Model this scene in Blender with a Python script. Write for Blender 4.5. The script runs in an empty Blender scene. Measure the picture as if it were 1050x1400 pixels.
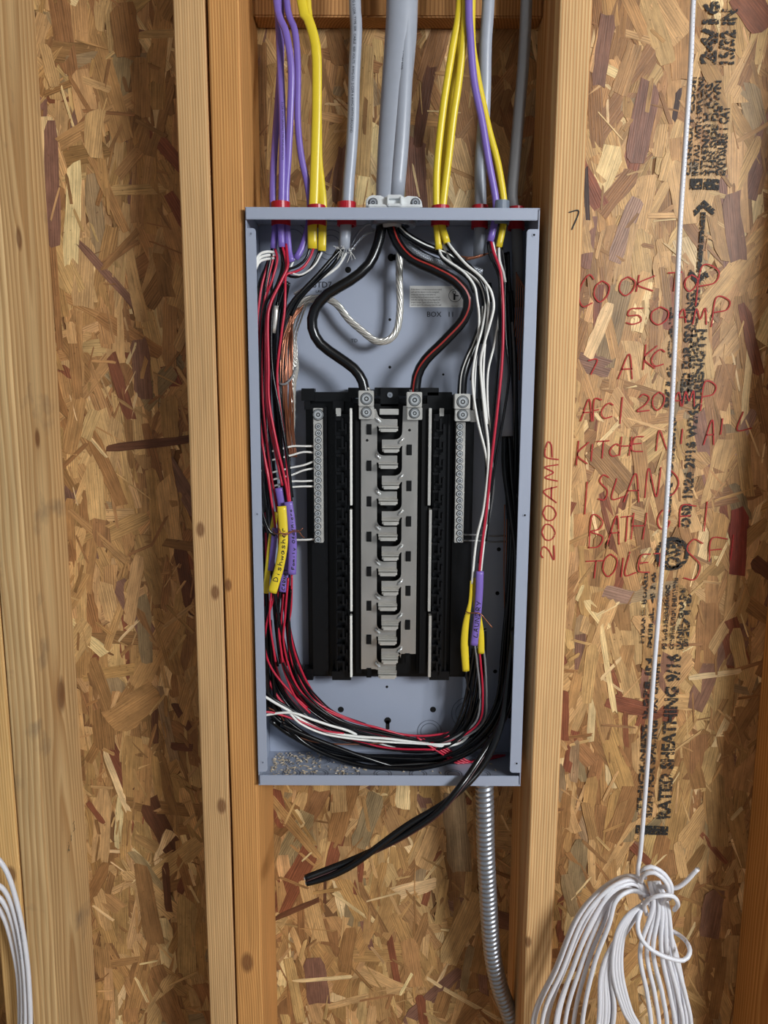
import bpy, bmesh, math, random
import numpy as np
from mathutils import Vector, Matrix, Euler

# ---------------------------------------------------------------- camera, light, exposure
SC = bpy.context.scene
COL = SC.collection
PITCH, ROLL, F_PX = 9.05, 0.217, 1050.0
CAM = Vector((0.0, -0.987, 1.5))
cam_rot = (Matrix.Rotation(math.radians(90 - PITCH), 3, 'X') @ Matrix.Rotation(math.radians(ROLL), 3, 'Z'))
cd = bpy.data.cameras.new('camera'); cd.sensor_width = 36.0; cd.sensor_fit = 'AUTO'
cd.lens = F_PX * 36.0 / 1400.0; cd.clip_start = 0.02
cam = bpy.data.objects.new('camera', cd); COL.objects.link(cam)
cam.matrix_world = Matrix.Translation(CAM) @ cam_rot.to_4x4()
SC.camera = cam

wd = bpy.data.worlds.new('world'); SC.world = wd; wd.use_nodes = True
wd.node_tree.nodes['Background'].inputs[0].default_value = (0.80, 0.90, 1.0, 1)
wd.node_tree.nodes['Background'].inputs[1].default_value = 0.26

def area(name, loc, target, sx, sy, power, col):
    l = bpy.data.lights.new(name, 'AREA'); l.shape = 'RECTANGLE'; l.size = sx; l.size_y = sy
    l.energy = power; l.color = col
    o = bpy.data.objects.new(name, l); COL.objects.link(o); o.location = loc
    o.rotation_euler = (Vector(target) - Vector(loc)).to_track_quat('-Z', 'Y').to_euler()
    return o
area('window_daylight', (1.80, -2.30, 2.35), (0.0, 0.1, 1.3), 0.8, 1.0, 142, (0.94, 0.975, 1.0))
SC.view_settings.view_transform = 'Standard'; SC.view_settings.look = 'None'
SC.view_settings.gamma = 1.0; SC.view_settings.use_curve_mapping = False
SC.view_settings.exposure = 0.0

# ---------------------------------------------------------------- helpers
random.seed(11)
rnd = random.Random(11)
def P(px, py, Y=0.0):
    """point on the vertical plane Y (metres behind the panel front) seen at photo pixel px, py"""
    d = cam_rot @ Vector(((px - 525.0) / F_PX, -(py - 700.0) / F_PX, -1.0))
    t = (Y - CAM.y) / d.y
    return CAM + d * t
def srgb(r, g, b):
    f = lambda c: (c/255/12.92) if c/255 <= 0.04045 else ((c/255+0.055)/1.055)**2.4
    return (f(r), f(g), f(b), 1.0)

def new_mat(name):
    m = bpy.data.materials.new(name); m.use_nodes = True
    return m, m.node_tree.nodes, m.node_tree.links, m.node_tree.nodes['Principled BSDF']
def math_node(N, L, op, a, b=None, c=None):
    n = N.new('ShaderNodeMath'); n.operation = op
    for i, v in enumerate((a, b, c)):
        if v is None: continue
        if isinstance(v, (int, float)): n.inputs[i].default_value = v
        else: L.new(v, n.inputs[i])
    return n.outputs[0]
def plain(name, col, rough=0.5, metal=0.0, var=0.06, scale=60, bump=0.0, coat=0.0, stretch=(1,1,1), spec=0.5):
    m, N, L, B = new_mat(name); B.inputs['Specular IOR Level'].default_value = spec
    tc = N.new('ShaderNodeTexCoord'); mp = N.new('ShaderNodeMapping'); mp.inputs['Scale'].default_value = stretch
    nz = N.new('ShaderNodeTexNoise'); nz.inputs['Scale'].default_value = scale; nz.inputs['Detail'].default_value = 4
    L.new(tc.outputs['Object'], mp.inputs[0]); L.new(mp.outputs[0], nz.inputs['Vector'])
    mr = N.new('ShaderNodeMapRange'); mr.inputs['To Min'].default_value = 1 - var*2; mr.inputs['To Max'].default_value = 1 + var*2
    L.new(nz.outputs['Fac'], mr.inputs['Value'])
    vm = N.new('ShaderNodeVectorMath'); vm.operation = 'SCALE'; vm.inputs[0].default_value = col[:3]
    L.new(mr.outputs[0], vm.inputs['Scale']); L.new(vm.outputs[0], B.inputs['Base Color'])
    B.inputs['Roughness'].default_value = rough; B.inputs['Metallic'].default_value = metal
    B.inputs['Coat Weight'].default_value = coat
    if bump:
        b = N.new('ShaderNodeBump'); b.inputs['Strength'].default_value = bump; b.inputs['Distance'].default_value = 0.001
        L.new(nz.outputs['Fac'], b.inputs['Height']); L.new(b.outputs[0], B.inputs['Normal'])
    return m

def wood(name, light, dark, cx, cy, freq=230.0, warp=0.010, seed=0.0, knots=(), stain=None):
    """sawn lumber: growth rings about a pith line (cx, cy) running up the stud"""
    m, N, L, B = new_mat(name)
    tc = N.new('ShaderNodeTexCoord')
    mp = N.new('ShaderNodeMapping'); mp.inputs['Scale'].default_value = (6, 6, 1.1); mp.inputs['Location'].default_value = (seed, seed*.7, seed*1.3)
    L.new(tc.outputs['Object'], mp.inputs[0])
    nz = N.new('ShaderNodeTexNoise'); nz.inputs['Scale'].default_value = 1.0; nz.inputs['Detail'].default_value = 3
    L.new(mp.outputs[0], nz.inputs['Vector'])
    sp = N.new('ShaderNodeSeparateXYZ'); L.new(tc.outputs['Object'], sp.inputs[0])
    dx = math_node(N, L, 'SUBTRACT', sp.outputs[0], cx); dy = math_node(N, L, 'SUBTRACT', sp.outputs[1], cy)
    r = math_node(N, L, 'SQRT', math_node(N, L, 'ADD', math_node(N, L, 'MULTIPLY', dx, dx), math_node(N, L, 'MULTIPLY', dy, dy)))
    r = math_node(N, L, 'MULTIPLY_ADD', nz.outputs['Fac'], warp*3, r)
    darkk = None
    for (kx, ky, kz, kr) in knots:
        vm = N.new('ShaderNodeVectorMath'); vm.operation = 'SUBTRACT'; L.new(tc.outputs['Object'], vm.inputs[0]); vm.inputs[1].default_value = (kx, ky, kz)
        v2 = N.new('ShaderNodeVectorMath'); v2.operation = 'MULTIPLY'; L.new(vm.outputs[0], v2.inputs[0]); v2.inputs[1].default_value = (1, 1, 0.55)
        ln = N.new('ShaderNodeVectorMath'); ln.operation = 'LENGTH'; L.new(v2.outputs[0], ln.inputs[0])
        d = ln.outputs['Value']
        g = math_node(N, L, 'DIVIDE', kr*kr*0.9, math_node(N, L, 'ADD', d, kr*1.2))
        r = math_node(N, L, 'ADD', r, g)
        k = N.new('ShaderNodeMapRange'); k.inputs['From Min'].default_value = kr*0.55; k.inputs['From Max'].default_value = kr
        k.inputs['To Min'].default_value = 1; k.inputs['To Max'].default_value = 0; L.new(d, k.inputs['Value'])
        darkk = k.outputs[0] if darkk is None else math_node(N, L, 'MAXIMUM', darkk, k.outputs[0])
    fr = math_node(N, L, 'FRACT', math_node(N, L, 'MULTIPLY', r, freq))
    cr = N.new('ShaderNodeValToRGB'); L.new(fr, cr.inputs[0])
    cr.color_ramp.elements[0].position = 0.0; cr.color_ramp.elements[0].color = light
    cr.color_ramp.elements[1].position = 0.80; cr.color_ramp.elements[1].color = dark
    e = cr.color_ramp.elements.new(1.0); e.color = light
    # fibre
    mp2 = N.new('ShaderNodeMapping'); mp2.inputs['Scale'].default_value = (420, 420, 9); L.new(tc.outputs['Object'], mp2.inputs[0])
    n2 = N.new('ShaderNodeTexNoise'); n2.inputs['Scale'].default_value = 1; n2.inputs['Detail'].default_value = 2; L.new(mp2.outputs[0], n2.inputs['Vector'])
    mr = N.new('ShaderNodeMapRange'); mr.inputs['To Min'].default_value = 0.68; mr.inputs['To Max'].default_value = 1.32; L.new(n2.outputs['Fac'], mr.inputs['Value'])
    # broad tone
    mp3 = N.new('ShaderNodeMapping'); mp3.inputs['Scale'].default_value = (16, 16, 3.0); mp3.inputs['Location'].default_value = (seed*2, 0, seed)
    L.new(tc.outputs['Object'], mp3.inputs[0])
    n3 = N.new('ShaderNodeTexNoise'); n3.inputs['Scale'].default_value = 1; n3.inputs['Detail'].default_value = 3; L.new(mp3.outputs[0], n3.inputs['Vector'])
    mr3 = N.new('ShaderNodeMapRange'); mr3.inputs['To Min'].default_value = 0.78; mr3.inputs['To Max'].default_value = 1.2; L.new(n3.outputs['Fac'], mr3.inputs['Value'])
    f = math_node(N, L, 'MULTIPLY', mr.outputs[0], mr3.outputs[0])
    vm = N.new('ShaderNodeVectorMath'); vm.operation = 'SCALE'; L.new(cr.outputs[0], vm.inputs[0]); L.new(f, vm.inputs['Scale'])
    out = vm.outputs[0]
    if stain:
        n4 = N.new('ShaderNodeTexNoise'); n4.inputs['Scale'].default_value = 14; n4.inputs['Detail'].default_value = 5; L.new(tc.outputs['Object'], n4.inputs['Vector'])
        m4 = N.new('ShaderNodeMapRange'); m4.inputs['From Min'].default_value = 0.60; m4.inputs['From Max'].default_value = 0.76; m4.inputs['To Max'].default_value = 0.6; L.new(n4.outputs['Fac'], m4.inputs['Value'])
        mx = N.new('ShaderNodeMixRGB'); L.new(m4.outputs[0], mx.inputs[0]); L.new(out, mx.inputs[1]); mx.inputs[2].default_value = stain; out = mx.outputs[0]
    if darkk is not None:
        mx = N.new('ShaderNodeMixRGB'); L.new(math_node(N, L, 'MULTIPLY', darkk, 0.75), mx.inputs[0]); L.new(out, mx.inputs[1]); mx.inputs[2].default_value = srgb(104, 62, 36); out = mx.outputs[0]
    L.new(out, B.inputs['Base Color'])
    B.inputs['Roughness'].default_value = 0.72; B.inputs['Specular IOR Level'].default_value = 0.3
    b = N.new('ShaderNodeBump'); b.inputs['Strength'].default_value = 0.35; b.inputs['Distance'].default_value = 0.0006
    L.new(math_node(N, L, 'ADD', fr, n2.outputs['Fac']), b.inputs['Height']); L.new(b.outputs[0], B.inputs['Normal'])
    return m

def strand_material():
    m, N, L, B = new_mat('pressed_strand')
    at = N.new('ShaderNodeAttribute'); at.attribute_name = 'tint'
    uv = N.new('ShaderNodeUVMap'); uv.uv_map = 'UVMap'
    mp = N.new('ShaderNodeMapping'); mp.inputs['Scale'].default_value = (620, 16, 1); L.new(uv.outputs[0], mp.inputs[0])
    n1 = N.new('ShaderNodeTexNoise'); n1.inputs['Scale'].default_value = 1; n1.inputs['Detail'].default_value = 3; L.new(mp.outputs[0], n1.inputs['Vector'])
    mp2 = N.new('ShaderNodeMapping'); mp2.inputs['Scale'].default_value = (1, 0.05, 1); L.new(uv.outputs[0], mp2.inputs[0])
    wv = N.new('ShaderNodeTexWave'); wv.inputs['Scale'].default_value = 95; wv.inputs['Distortion'].default_value = 7.0; wv.inputs['Detail'].default_value = 3; wv.inputs['Detail Scale'].default_value = 1.1
    L.new(mp2.outputs[0], wv.inputs['Vector'])
    mp3 = N.new('ShaderNodeMapping'); mp3.inputs['Scale'].default_value = (60, 22, 1); L.new(uv.outputs[0], mp3.inputs[0])
    n3 = N.new('ShaderNodeTexNoise'); n3.inputs['Scale'].default_value = 1; n3.inputs['Detail'].default_value = 5; n3.inputs['Roughness'].default_value = 0.65; L.new(mp3.outputs[0], n3.inputs['Vector'])
    wa = math_node(N, L, 'MULTIPLY', math_node(N, L, 'SUBTRACT', wv.outputs['Fac'], 0.5), at.outputs['Alpha'])
    a = math_node(N, L, 'MULTIPLY_ADD', n1.outputs['Fac'], 1.3, 0.35)
    a = math_node(N, L, 'MULTIPLY_ADD', wa, 0.34, a)
    b_ = math_node(N, L, 'MULTIPLY_ADD', n3.outputs['Fac'], 1.5, 0.25)
    f = math_node(N, L, 'MULTIPLY', a, b_)
    vm = N.new('ShaderNodeVectorMath'); vm.operation = 'SCALE'; L.new(at.outputs['Color'], vm.inputs[0]); L.new(f, vm.inputs['Scale'])
    # resin specks
    n4 = N.new('ShaderNodeTexNoise'); n4.inputs['Scale'].default_value = 210; n4.inputs['Detail'].default_value = 2
    tc = N.new('ShaderNodeTexCoord'); L.new(tc.outputs['Object'], n4.inputs['Vector'])
    m4 = N.new('ShaderNodeMapRange'); m4.inputs['From Min'].default_value = 0.66; m4.inputs['From Max'].default_value = 0.74; m4.inputs['To Max'].default_value = 0.55; L.new(n4.outputs['Fac'], m4.inputs['Value'])
    mx = N.new('ShaderNodeMixRGB'); L.new(m4.outputs[0], mx.inputs[0]); L.new(vm.outputs[0], mx.inputs[1]); mx.inputs[2].default_value = srgb(92, 58, 36)
    L.new(mx.outputs[0], B.inputs['Base Color'])
    B.inputs['Roughness'].default_value = 0.5; B.inputs['Specular IOR Level'].default_value = 0.35
    bp = N.new('ShaderNodeBump'); bp.inputs['Strength'].default_value = 0.5; bp.inputs['Distance'].default_value = 0.0007
    L.new(math_node(N, L, 'ADD', a, b_), bp.inputs['Height']); L.new(bp.outputs[0], B.inputs['Normal'])
    return m

M = {}
M['strand'] = strand_material()
M['board'] = plain('board_core', srgb(120, 84, 50), 0.8, var=0.2, scale=40, bump=0.4, stretch=(1, 1, 0.3))
M['paint'] = plain('grey_enamel', srgb(158, 166, 184), 0.40, 0.0, var=0.012, scale=30, coat=0.15)
M['paint_groove_shade'] = plain('grey_groove_shade', srgb(110, 116, 130), 0.5)  # darker copy of the enamel, shade of knock-out grooves put into the colour
M['plastic'] = plain('black_plastic', srgb(11, 12, 15), 0.33, var=0.1, scale=90, spec=0.32)
M['plastic2'] = plain('matt_black_plastic', srgb(7, 8, 10), 0.45, var=0.1, scale=90, spec=0.25)
M['hole_shade'] = plain('black_hole_shade', srgb(8, 7, 7), 0.9)  # flat black, painted shade for the inside of holes and round screws
M['bus'] = plain('tinned_bus_metal', srgb(196, 192, 186), 0.27, 0.75, var=0.16, scale=38, bump=0.5, stretch=(1, 1, .4))
M['alu'] = plain('bare_aluminium', srgb(216, 214, 208), 0.30, 0.6, var=0.08, scale=80)
M['zinc'] = plain('zinc_plated_steel', srgb(226, 230, 232), 0.18, 0.65, var=0.12, scale=160)
M['brightzinc'] = plain('bright_zinc', srgb(238, 241, 242), 0.2, 0.35, var=0.12, scale=120)
M['galv'] = plain('galvanised_steel', srgb(172, 177, 186), 0.36, 0.8, var=0.12, scale=60)
M['copper'] = plain('bare_copper', srgb(158, 104, 80), 0.3, 0.7, var=0.1, scale=120)
M['tinned'] = plain('tinned_strand', srgb(222, 220, 214), 0.25, 0.65, var=0.15, scale=200)
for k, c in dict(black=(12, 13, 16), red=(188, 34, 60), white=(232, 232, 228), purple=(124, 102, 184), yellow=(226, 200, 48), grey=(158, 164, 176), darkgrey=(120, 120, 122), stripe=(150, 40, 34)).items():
    M[k] = plain(k + '_insulation', srgb(*c), {'black': 0.24, 'grey': 0.36, 'darkgrey': 0.5}.get(k, 0.34), var=0.035, scale=80)  # darkgrey is real grey wire, and also painted shade on some runs
M['redplastic'] = plain('red_plastic', srgb(170, 22, 38), 0.35)
M['greyplastic'] = plain('grey_plastic', srgb(110, 120, 135), 0.45)
M['netwhite'] = plain('white_cable_jacket', srgb(226, 226, 232), 0.38, var=0.02)
M['ink'] = plain('black_ink', srgb(28, 27, 27), 0.7, var=0.2, scale=200)
def worn_ink(name, col, cut):
    m, N, L, B = new_mat(name)
    tc = N.new('ShaderNodeTexCoord'); nz = N.new('ShaderNodeTexNoise'); nz.inputs['Scale'].default_value = 260; nz.inputs['Detail'].default_value = 3
    L.new(tc.outputs['Object'], nz.inputs['Vector'])
    mr = N.new('ShaderNodeMapRange'); mr.inputs['From Min'].default_value = cut; mr.inputs['From Max'].default_value = cut + .12; L.new(nz.outputs['Fac'], mr.inputs['Value'])
    B.inputs['Base Color'].default_value = col; B.inputs['Roughness'].default_value = 0.7
    L.new(mr.outputs[0], B.inputs['Alpha'])
    return m
M['stamp'] = worn_ink('worn_black_stamp_ink', srgb(34, 32, 30), 0.39)
M['marker'] = worn_ink('red_marker_ink', srgb(168, 40, 38), 0.26)
M['inkblack'] = worn_ink('black_marker_ink', srgb(26, 24, 26), 0.2)
M['sticker'] = plain('white_sticker', srgb(232, 232, 230), 0.45, var=0.01)
M['dust'] = plain('wood_chip', srgb(196, 180, 156), 0.8, var=0.25, scale=200)
M['subfloor'] = plain('subfloor_board', srgb(150, 118, 78), 0.8, var=0.2, scale=20)
M['gypsum'] = plain('ceiling_board', srgb(190, 184, 172), 0.9, var=0.03)

def link(name, me, mat=None, parent=None, smooth=False):
    o = bpy.data.objects.new(name, me); COL.objects.link(o)
    if mat is not None and not me.materials:
        me.materials.append(M[mat] if isinstance(mat, str) else mat)
    if parent is not None:
        o.parent = parent
        w = parent
        off = Vector((0, 0, 0))
        while w is not None: off += w.location; w = w.parent
        o.location = -off
    if smooth and me.polygons:
        me.polygons.foreach_set('use_smooth', [True]*len(me.polygons))
    return o
def thing(name, label, cat, loc, group=None):
    o = bpy.data.objects.new(name, None); COL.objects.link(o); o.empty_display_size = 0.02
    o.location = loc; o['label'] = label; o['category'] = cat
    if group: o['group'] = group
    return o
def tag(o, label, cat, group=None):
    o['label'] = label; o['category'] = cat
    if group: o['group'] = group
    return o

class MB:
    """collects vertices and faces for one mesh"""
    def __init__(s): s.v = []; s.f = []
    def add(s, vs, fs):
        n = len(s.v); s.v += [tuple(v) for v in vs]; s.f += [tuple(i + n for i in f) for f in fs]
    def box(s, x0, x1, y0, y1, z0, z1):
        x0, x1 = sorted((x0, x1)); y0, y1 = sorted((y0, y1)); z0, z1 = sorted((z0, z1))
        s.add([(x0,y0,z0),(x1,y0,z0),(x1,y1,z0),(x0,y1,z0),(x0,y0,z1),(x1,y0,z1),(x1,y1,z1),(x0,y1,z1)],
              [(0,3,2,1),(4,5,6,7),(0,1,5,4),(1,2,6,5),(2,3,7,6),(3,0,4,7)])
    def pbox(s, px0, py0, px1, py1, Y0, Y1, edge=True):
        """box whose front face (at Y0) fills the pixel rectangle, reaching back to Y1"""
        a = P(px0, (py0+py1)/2, Y0); b = P(px1, (py0+py1)/2, Y0); c = P((px0+px1)/2, py0, Y0); d = P((px0+px1)/2, py1, Y0)
        s.box(a.x, b.x, Y0, Y1, d.z, c.z)
    def poly(s, pts, Y0, Y1):
        """extrude an outline of (x, z) points from Y0 (front) to Y1 (back)"""
        ar = sum(pts[i][0]*pts[(i+1) % len(pts)][1] - pts[(i+1) % len(pts)][0]*pts[i][1] for i in range(len(pts)))
        if ar < 0: pts = pts[::-1]
        n = len(pts)
        s.add([(x, Y0, z) for x, z in pts] + [(x, Y1, z) for x, z in pts],
              [tuple(range(n)), tuple(range(2*n-1, n-1, -1))] + [(i, i+n, (i+1) % n + n, (i+1) % n) for i in range(n)])
    def ppoly(s, pp, Y0, Y1):
        q = [P(x, y, Y0) for x, y in pp]; s.poly([(v.x, v.z) for v in q], Y0, Y1)
    def disc(s, c, r, axis, h, n=16, r2=None):
        """cylinder/cone frustum from c along axis (unit Vector) height h"""
        axis = Vector(axis).normalized(); u = axis.orthogonal().normalized(); w = axis.cross(u); c = Vector(c); r2 = r if r2 is None else r2
        A = [c + (u*math.cos(t) + w*math.sin(t))*r for t in [2*math.pi*i/n for i in range(n)]]
        Bv = [c + axis*h + (u*math.cos(t) + w*math.sin(t))*r2 for t in [2*math.pi*i/n for i in range(n)]]
        s.add(A + Bv, [tuple(range(n))[::-1], tuple(range(n, 2*n))] + [(i, (i+1) % n, (i+1) % n + n, i+n) for i in range(n)])
    def ring(s, c, r0, r1, axis, h, n=20):
        axis = Vector(axis).normalized(); u = axis.orthogonal().normalized(); w = axis.cross(u); c = Vector(c)
        V = []
        for (r, k) in ((r0, 0), (r1, 0), (r1, h), (r0, h)):
            V += [c + axis*k + (u*math.cos(t) + w*math.sin(t))*r for t in [2*math.pi*i/n for i in range(n)]]
        F = []
        for a in range(4):
            b = (a+1) % 4
            F += [(a*n+i, a*n+(i+1) % n, b*n+(i+1) % n, b*n+i) for i in range(n)]
        s.add(V, F)
    def mesh(s, name):
        me = bpy.data.meshes.new(name); me.from_pydata(s.v, [], s.f); me.update(); return me
    def build(s, name, mat, parent=None, smooth=False, bevel=0.0):
        me = s.mesh(name)
        bm = bmesh.new(); bm.from_mesh(me)
        bmesh.ops.recalc_face_normals(bm, faces=bm.faces)
        if bevel:
            ed = [e for e in bm.edges if len(e.link_faces) == 2 and e.calc_face_angle(0) > 0.6]
            bmesh.ops.bevel(bm, geom=ed, offset=bevel, segments=2, affect='EDGES', clamp_overlap=True)
        bm.to_mesh(me); bm.free()
        return link(name, me, mat, parent, smooth)

def spline(pts, step):
    """Catmull-Rom through 3D points, resampled about every step metres"""
    p = [np.array(q, float) for q in pts]
    if len(p) == 2: p = [p[0], (p[0]+p[1])/2, p[1]]
    p = [2*p[0]-p[1]] + p + [2*p[-1]-p[-2]]
    out = []
    for i in range(1, len(p)-2):
        a, b, c, d = p[i-1:i+3]
        n = max(2, int(np.linalg.norm(c-b)/step))
        for k in range(n):
            t = k/n
            out.append(0.5*((2*b) + (c-a)*t + (2*a-5*b+4*c-d)*t*t + (-a+3*b-3*c+d)*t**3))
    out.append(p[-2])
    return np.array(out)
def frames(c):
    t = np.gradient(c, axis=0); t /= np.linalg.norm(t, axis=1)[:, None] + 1e-12
    # reference normal faces the front of the wall (-Y), so flat cables keep their broad side forward
    n = np.tile(np.array([0., -1., 0.]), (len(c), 1)); n -= t*(np.sum(n*t, axis=1)[:, None])
    ln = np.linalg.norm(n, axis=1); bad = ln < 0.15
    n[bad] = np.array([1., 0., 0.]) - t[bad]*t[bad][:, :1]
    n /= np.linalg.norm(n, axis=1)[:, None]
    b = np.cross(t, n)
    return t, n, b
def tube_geo(c, rw, rd=None, seg=8, prof=None):
    """rw across (b), rd towards the viewer (n); scalars or arrays"""
    t, n, b = frames(c); k = len(c)
    rw = np.broadcast_to(np.asarray(rw, float), (k,)); rd = rw if rd is None else np.broadcast_to(np.asarray(rd, float), (k,))
    a = np.arange(seg)*2*math.pi/seg
    V = c[:, None, :] + b[:, None, :]*(rw[:, None]*np.cos(a))[..., None] + n[:, None, :]*(rd[:, None]*np.sin(a))[..., None]
    V = V.reshape(-1, 3)
    F = []
    for i in range(k-1):
        o = i*seg
        F += [(o+j, o+(j+1) % seg, o+seg+(j+1) % seg, o+seg+j) for j in range(seg)]
    F += [tuple(range(seg))[::-1], tuple(range((k-1)*seg, k*seg))]
    return V.tolist(), F
def px3(pts): return [tuple(P(*q)) for q in pts]
BOX = {}
def keep_in(c, r):
    """wires that run inside the enclosure stay clear of its sheet metal"""
    if not BOX: return c
    c = c.copy(); x0, x1, z0, z1, yb = BOX['lim']
    m = (c[:, 1] > .004) & (c[:, 2] > z0 - .03) & (c[:, 2] < z1) & (c[:, 0] > x0 - .03) & (c[:, 0] < x1 + .03)
    c[m, 0] = np.clip(c[m, 0], x0 + r, x1 - r); c[m, 1] = np.minimum(c[m, 1], yb - r); c[m, 2] = np.maximum(c[m, 2], z0 + r)
    return c
def tube(name, pts, r, mat, parent=None, flat=1.0, seg=8, step=None, world=False, widths=None):
    """tube through (px, py, depth) points"""
    q = pts if world else px3(pts)
    c = keep_in(spline(q, step or max(0.004, r*1.6)), r)
    rw = r
    if widths is not None:
        rw = np.interp(np.linspace(0, 1, len(c)), np.linspace(0, 1, len(widths)), widths)
    mb = MB(); mb.add(*tube_geo(c, rw, (rw*flat if flat != 1.0 else None), seg)); 
    me = mb.mesh(name)
    return link(name, me, mat, parent, True)
def strands_geo(mb, c, R, r, n, pitch, seg=5, phase=0.0):
    t, nn, b = frames(c); s = np.concatenate([[0], np.cumsum(np.linalg.norm(np.diff(c, axis=0), axis=1))])
    for k in range(n):
        a = s/pitch*2*math.pi + 2*math.pi*k/n + phase
        mb.add(*tube_geo(c + b*(R*np.cos(a))[:, None] + nn*(R*np.sin(a))[:, None], r, None, seg))
def stranded(name, pts, R, mat, parent=None, n=7, pitch=0.05, world=False, rs=0.42):
    c = keep_in(spline(pts if world else px3(pts), 0.003), R); mb = MB()
    strands_geo(mb, c, R*0.62, R*rs, n, pitch)
    return link(name, mb.mesh(name), mat, parent, True)

# lettering ------------------------------------------------------------------
_txt = {}
def text_geo(s, bold=0.0):
    key = (s, bold)
    if key in _txt: return _txt[key]
    cu = bpy.data.curves.new('t', 'FONT'); cu.body = s; cu.size = 1.0; cu.resolution_u = 2; cu.offset = bold
    o = bpy.data.objects.new('t', cu); COL.objects.link(o)
    dg = bpy.context.evaluated_depsgraph_get(); me = o.evaluated_get(dg).to_mesh()
    V = [tuple(v.co) for v in me.vertices]; Fc = [tuple(p.vertices) for p in me.polygons]
    o.evaluated_get(dg).to_mesh_clear(); bpy.data.objects.remove(o); bpy.data.curves.remove(cu)
    x0 = min(v[0] for v in V); V = [(v[0]-x0, v[1]) for v in V]
    _txt[key] = (V, Fc, max(v[0] for v in V)); return _txt[key]
def flat_text(mb, s, org, u, v, size, width=None, bold=0.0):
    """lay text on a plane: org, reading direction u, glyph-up v; width forces the total length"""
    V, Fc, w = text_geo(s, bold); org = Vector(org); u = Vector(u); v = Vector(v)
    k = size/0.72; ku = width/w if width else k
    mb.add([org + u*(a*ku) + v*(b*k) for a, b in V], Fc)
G = {  # single stroke letters on a 0..1 box, y up
 'A': [[(0,0),(.55,1),(.8,0)],[(.15,.4),(.78,.42)]], 'B': [[(0.05,0),(.15,1),(.75,.85),(.6,.6),(.15,.5),(.8,.35),(.6,.05),(0,0)]],
 'C': [[(.95,.85),(.6,1),(.15,.7),(0,.3),(.3,0),(.9,.12)]], 'D': [[(.1,0),(.1,1),(.7,.85),(.95,.5),(.6,.1),(0,0)]],
 'E': [[(.9,1),(.2,.9),(.05,.1),(.9,0)],[(.1,.5),(.75,.55)]], 'F': [[(.1,0),(.15,1),(1,1)],[(.1,.5),(.7,.55)]],
 'G': [[(.9,.95),(.4,1),(.05,.55),(.2,.1),(.7,0),(.95,.4),(.5,.42)]], 'H': [[(.05,0),(.15,1)],[(.8,0),(.95,1)],[(.1,.5),(.9,.52)]],
 'I': [[(.4,0),(.55,1)]], 'K': [[(.05,0),(.15,1)],[(.95,.95),(.1,.45),(.9,.05)]], 'L': [[(.3,1),(0,0),(.95,.1)]],
 'M': [[(0,0),(.2,.95),(.5,.35),(.8,1),(.95,0)]], 'N': [[(0,0),(.15,.95),(.75,.05),(.95,1)]],
 'O': [[(.5,1),(.1,.75),(.02,.3),(.4,0),(.85,.3),(.95,.75),(.5,1)]], 'P': [[(.15,0),(.3,1),(.95,.9),(.85,.6),(.25,.5)]],
 'S': [[(.9,.9),(.4,1),(.1,.75),(.8,.4),(.6,.05),(0,.08)]], 'T': [[(.5,0),(.55,1)],[(0,.95),(1,1)]],
 'U': [[(.05,1),(.1,.2),(.45,0),(.85,.25),(.9,1)]], 'R': [[(.05,0),(.15,1),(.8,.85),(.65,.5),(.15,.5),(.9,0)]], 'Y': [[(0,1),(.45,.5)],[(.95,1),(.35,0)]],
 '0': [[(.5,1),(.1,.7),(.1,.25),(.45,0),(.85,.3),(.9,.75),(.5,1)]], '1': [[(.4,0),(.55,1)]], '2': [[(.1,.8),(.4,1),(.85,.8),(.6,.4),(0,0),(.95,.05)]],
 '5': [[(.95,1),(.25,.95),(.1,.55),(.7,.55),(.85,.2),(.4,0),(0,.1)]], '7': [[(0,.95),(.95,1),(.35,0)]], '/': [[(0,0),(.9,1)]],
 'a': [[(.8,.5),(.3,.55),(.05,.2),(.4,0),(.75,.3),(.8,.5),(.9,0)]], 'c': [[(.85,.5),(.3,.55),(.05,.25),(.3,0),(.9,.08)]], 'e': [[(.1,.28),(.85,.35),(.5,.58),(.08,.3),(.35,0),(.9,.1)]],
 'f': [[(.9,.95),(.5,.9),(.4,0)],[(.1,.5),(.8,.5)]], 'h': [[(.1,0),(.15,1)],[(.1,.35),(.6,.55),(.8,.3),(.85,0)]], 'i': [[(.45,0),(.5,.5)],[(.5,.75),(.52,.8)]],
 'l': [[(.4,1),(.45,0)]], 'm': [[(0,0),(.05,.5),(.3,.5),(.45,0),(.5,.4),(.75,.55),(.95,0)]], 'o': [[(.5,.55),(.1,.3),(.4,0),(.85,.25),(.5,.55)]],
 'r': [[(.2,0),(.25,.5),(.45,.52),(.85,.5)]], 's': [[(.85,.5),(.4,.58),(.2,.4),(.8,.2),(.5,0),(.05,.05)]], 'w': [[(0,.5),(.2,0),(.5,.4),(.75,0),(.98,.55)]],
 'y': [[(.05,.5),(.4,.1)],[(.9,.55),(.3,-.35)]], 'n': [[(.1,0),(.12,.5),(.6,.55),(.85,0)]],
}
def ribbon(mb, pts, w):
    c = spline([(a, b, 0) for a, b in pts], 0.15 if False else w*0.8)
    t = np.gradient(c, axis=0); t /= np.linalg.norm(t, axis=1)[:, None] + 1e-12
    n = np.stack([-t[:, 1], t[:, 0]], axis=1)*w/2
    return c[:, :2] + n, c[:, :2] - n
def stroke_glyph(mb, ch, fn, wd):
    """fn maps glyph 0..1 coordinates (metric plane a, b) -> metric 2D; returns ribbons"""
    for st in G[ch]:
        A, B_ = ribbon(mb, [fn(*q) for q in st], wd)
        yield A, B_
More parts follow.
